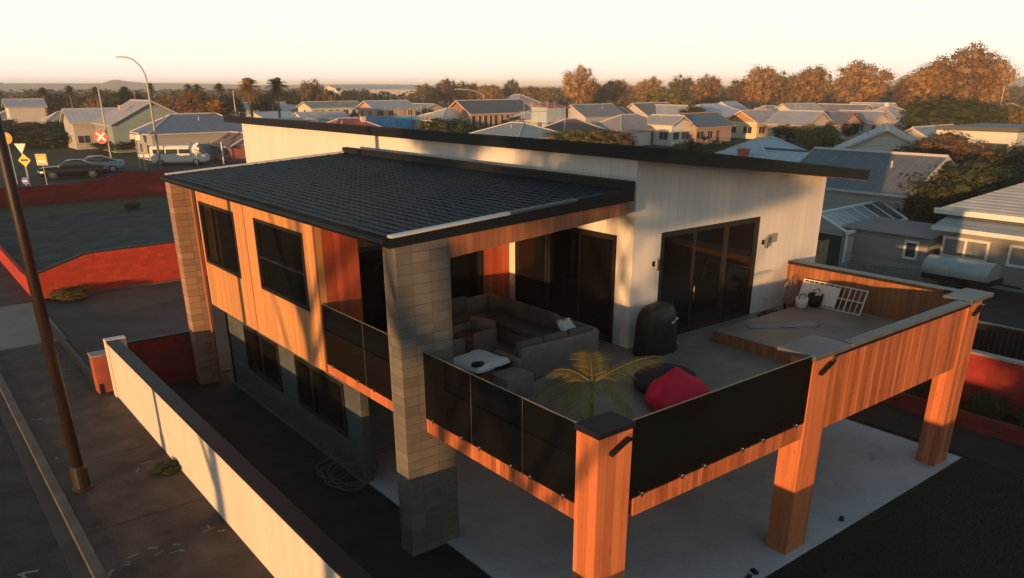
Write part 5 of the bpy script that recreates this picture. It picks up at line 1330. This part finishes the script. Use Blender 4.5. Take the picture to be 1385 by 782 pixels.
palm(56, 114, 240, 14, 'palm_dark', 'small palm over the far left houses', .3)
# the far wood that closes the plain, one mass
r = random.Random(99); m_ = MB()
for i in range(1500):
    px = r.uniform(-260, 1650); ds = r.uniform(330, 900); p = col_at(px, ds)
    hh = r.uniform(3.5, 7.6); rw_ = r.uniform(4, 9)
    for j in range(16):
        d = Vector((r.gauss(0, 1), r.gauss(0, 1), r.gauss(0, 1))).normalized()
        c = Vector((p.x+d.x*rw_, p.y+d.y*rw_, max(.6, hh*.55+d.z*hh*.45))); s_ = r.uniform(.8, 1.9)
        n_ = (d+Vector((r.uniform(-.5, .5), r.uniform(-.5, .5), r.uniform(0, .6)))).normalized(); a = n_.orthogonal().normalized(); b = n_.cross(a)
        m_.add([c-a*s_, c-b*s_, c+a*s_, c+b*s_], [(0, 1, 2, 3)])
tag(m_.build('far_wood', 'leaf_far'), kind='stuff')
# distant hills
k = MB()
def hill(px0, px1, ds, hmax, seed):
    r = random.Random(seed); n = 40; a, b = [], []
    for i in range(n+1):
        t = i/n; p = col_at(px0+(px1-px0)*t, ds); q = col_at(px0+(px1-px0)*t, ds*1.25)
        z_ = hmax*(math.sin(math.pi*t)**.8)*(1+.18*math.sin(t*11+seed)+.1*math.sin(t*23+seed*2))
        a.append((p, z_)); b.append((q, z_))
    for i in range(n):
        (p0, z0), (p1, z1) = a[i], a[i+1]; (q0, _), (q1, _) = b[i], b[i+1]
        m0, m1 = p0.lerp(q0, .4), p1.lerp(q1, .4)
        k.add([(p0.x, p0.y, -1), (p1.x, p1.y, -1), (m1.x, m1.y, z1), (m0.x, m0.y, z0), (q1.x, q1.y, -1), (q0.x, q0.y, -1)], [(0, 1, 2, 3), (3, 2, 4, 5)])
hill(80, 235, 2450, 22, 1.6); hill(-80, 40, 2450, 22, 2); hill(1185, 1285, 2400, 26, 3); hill(-300, 700, 2450, 17, 4); hill(1330, 1600, 2100, 28, 5)
struct('hills', k, 'leaf_far' if False else plain('hill_cover', (.09, .10, .08), .95, .2, .004))

# trees across the street that shade the upper wall
SUN_AZ, SUN_EL = R(24), R(2.6)
def shade_tree(wall_pt, dist, r_, hcr, base_z, kind, label):
    x = wall_pt[0]-math.cos(SUN_AZ)*dist; y = wall_pt[1]-math.sin(SUN_AZ)*dist
    h = base_z+hcr
    tree(0, 0, 1, 0, kind, label, None, 'street_tree', base_z/h, (x, y), h, r_*2)

def street_tree(s_, x, wdt, h, base, kind, label):
    y = (s_+x*math.sin(SUN_AZ))/math.cos(SUN_AZ)
    tree(0, 0, 1, 0, kind, label, 'trees across the street', 'street_tree', base/h, (x, y), h, wdt)
street_tree(4.0, -34, 7.5, 11.5, 8.3, 'olive', 'tall clean stemmed tree across the street facing the house')
street_tree(1.7, -33, 5.2, 10.6, 7.75, 'olive', 'small clean stemmed tree across the street in line with the deck')
street_tree(9.5, -37, 5.0, 11.8, 8.7, 'brown', 'slimmer clean stemmed tree across the street facing the house')
street_tree(-9.0, -30, 9.0, 6.3, .5, 'green', 'low wide tree across the street behind the viewpoint')
street_tree(-17, -30, 9.0, 6.8, .5, 'green', 'second low wide tree across the street behind the viewpoint')
street_tree(62.5, -32, 12, 6.5, .5, 'green', 'low wide tree across the street opposite the lot')

# ------------------------------------------------------------------ light, sky, air, camera
sun = bpy.data.lights.new('sun', 'SUN'); sun.energy = 5.0; sun.angle = R(.5); sun.color = (1, .52, .20)
so = bpy.data.objects.new('sun', sun); COL.objects.link(so)
ld = Vector((math.cos(SUN_AZ)*math.cos(SUN_EL), math.sin(SUN_AZ)*math.cos(SUN_EL), -math.sin(SUN_EL)))
so.rotation_euler = ld.to_track_quat('-Z', 'Y').to_euler(); so.location = (-30, -20, 30)
w = bpy.data.worlds.new('World'); scene.world = w; w.use_nodes = True
nt = w.node_tree; bg = nt.nodes['Background']
sky = nt.nodes.new('ShaderNodeTexSky'); sky.sky_type = 'NISHITA'; sky.sun_disc = False
sky.sun_elevation = SUN_EL; sky.sun_rotation = math.atan2(-ld.x, -ld.y); sky.altitude = 10; sky.air_density = 1.2; sky.dust_density = 2.5; sky.ozone_density = 1.2
tc = nt.nodes.new('ShaderNodeTexCoord'); sp = nt.nodes.new('ShaderNodeSeparateXYZ'); nt.links.new(tc.outputs['Generated'], sp.inputs[0])
rp_ = nt.nodes.new('ShaderNodeValToRGB'); nt.links.new(sp.outputs[2], rp_.inputs[0])
el = rp_.color_ramp.elements
stops = [(0, (1.0, .85, .76)), (.02, (1.02, .89, .77)), (.045, (1.0, .95, .79)), (.085, (1.06, 1.05, .81)), (.12, (.85, .88, .72)), (.19, (.19, .255, .295)), (.5, (.135, .21, .265)), (1, (.11, .185, .245))]
while len(el) < len(stops): el.new(.5)
for e_, (p_, c_) in zip(el, stops): e_.position = p_; e_.color = c_+(1,)
ml = nt.nodes.new('ShaderNodeMixRGB'); ml.blend_type = 'MULTIPLY'; ml.inputs[0].default_value = 1; ml.inputs[2].default_value = (9.0, 9.0, 9.0, 1)
nt.links.new(rp_.outputs[0], ml.inputs[1])
ad = nt.nodes.new('ShaderNodeMixRGB'); ad.blend_type = 'ADD'; ad.inputs[0].default_value = .12
nt.links.new(ml.outputs[0], ad.inputs[1]); nt.links.new(sky.outputs[0], ad.inputs[2])
nt.links.new(ad.outputs[0], bg.inputs[0]); bg.inputs[1].default_value = .1
HAZE = .00030
if HAZE:
    hz = box(-1000, 8000, -1000, 8000, -1.2, 31).build('haze', N('haze_air').m)
    k_ = hz.data.materials[0]; t_ = k_.node_tree; t_.nodes.remove(t_.nodes['Principled BSDF'])
    pv = t_.nodes.new('ShaderNodeVolumePrincipled'); pv.inputs['Color'].default_value = (.84, .92, 1.0, 1); pv.inputs['Density'].default_value = HAZE; pv.inputs['Anisotropy'].default_value = -.2
    t_.links.new(pv.outputs[0], t_.nodes['Material Output'].inputs['Volume']); tag(hz, kind='stuff')
cam = bpy.data.cameras.new('camera'); co = bpy.data.objects.new('camera', cam); COL.objects.link(co)
co.location = CAM
mt = Matrix((_R, _U, -_d)).transposed(); co.rotation_euler = mt.to_euler()
cam.sensor_fit = 'HORIZONTAL'; cam.sensor_width = 36; cam.lens = 36*FPX/W0; cam.shift_y = SY/W0
cam.clip_start = .1; cam.clip_end = 16000
scene.camera = co
scene.view_settings.view_transform = 'Standard'; scene.view_settings.look = 'None'; scene.view_settings.gamma = 1; scene.view_settings.exposure = .44
scene.view_settings.use_curve_mapping = False
scene.render.engine = 'CYCLES'
cy = scene.cycles
cy.use_denoising = True; cy.max_bounces = 8; cy.diffuse_bounces = 3; cy.glossy_bounces = 3; cy.transparent_max_bounces = 12; cy.sample_clamp_indirect = 4
cy.use_adaptive_sampling = True; cy.adaptive_threshold = .015
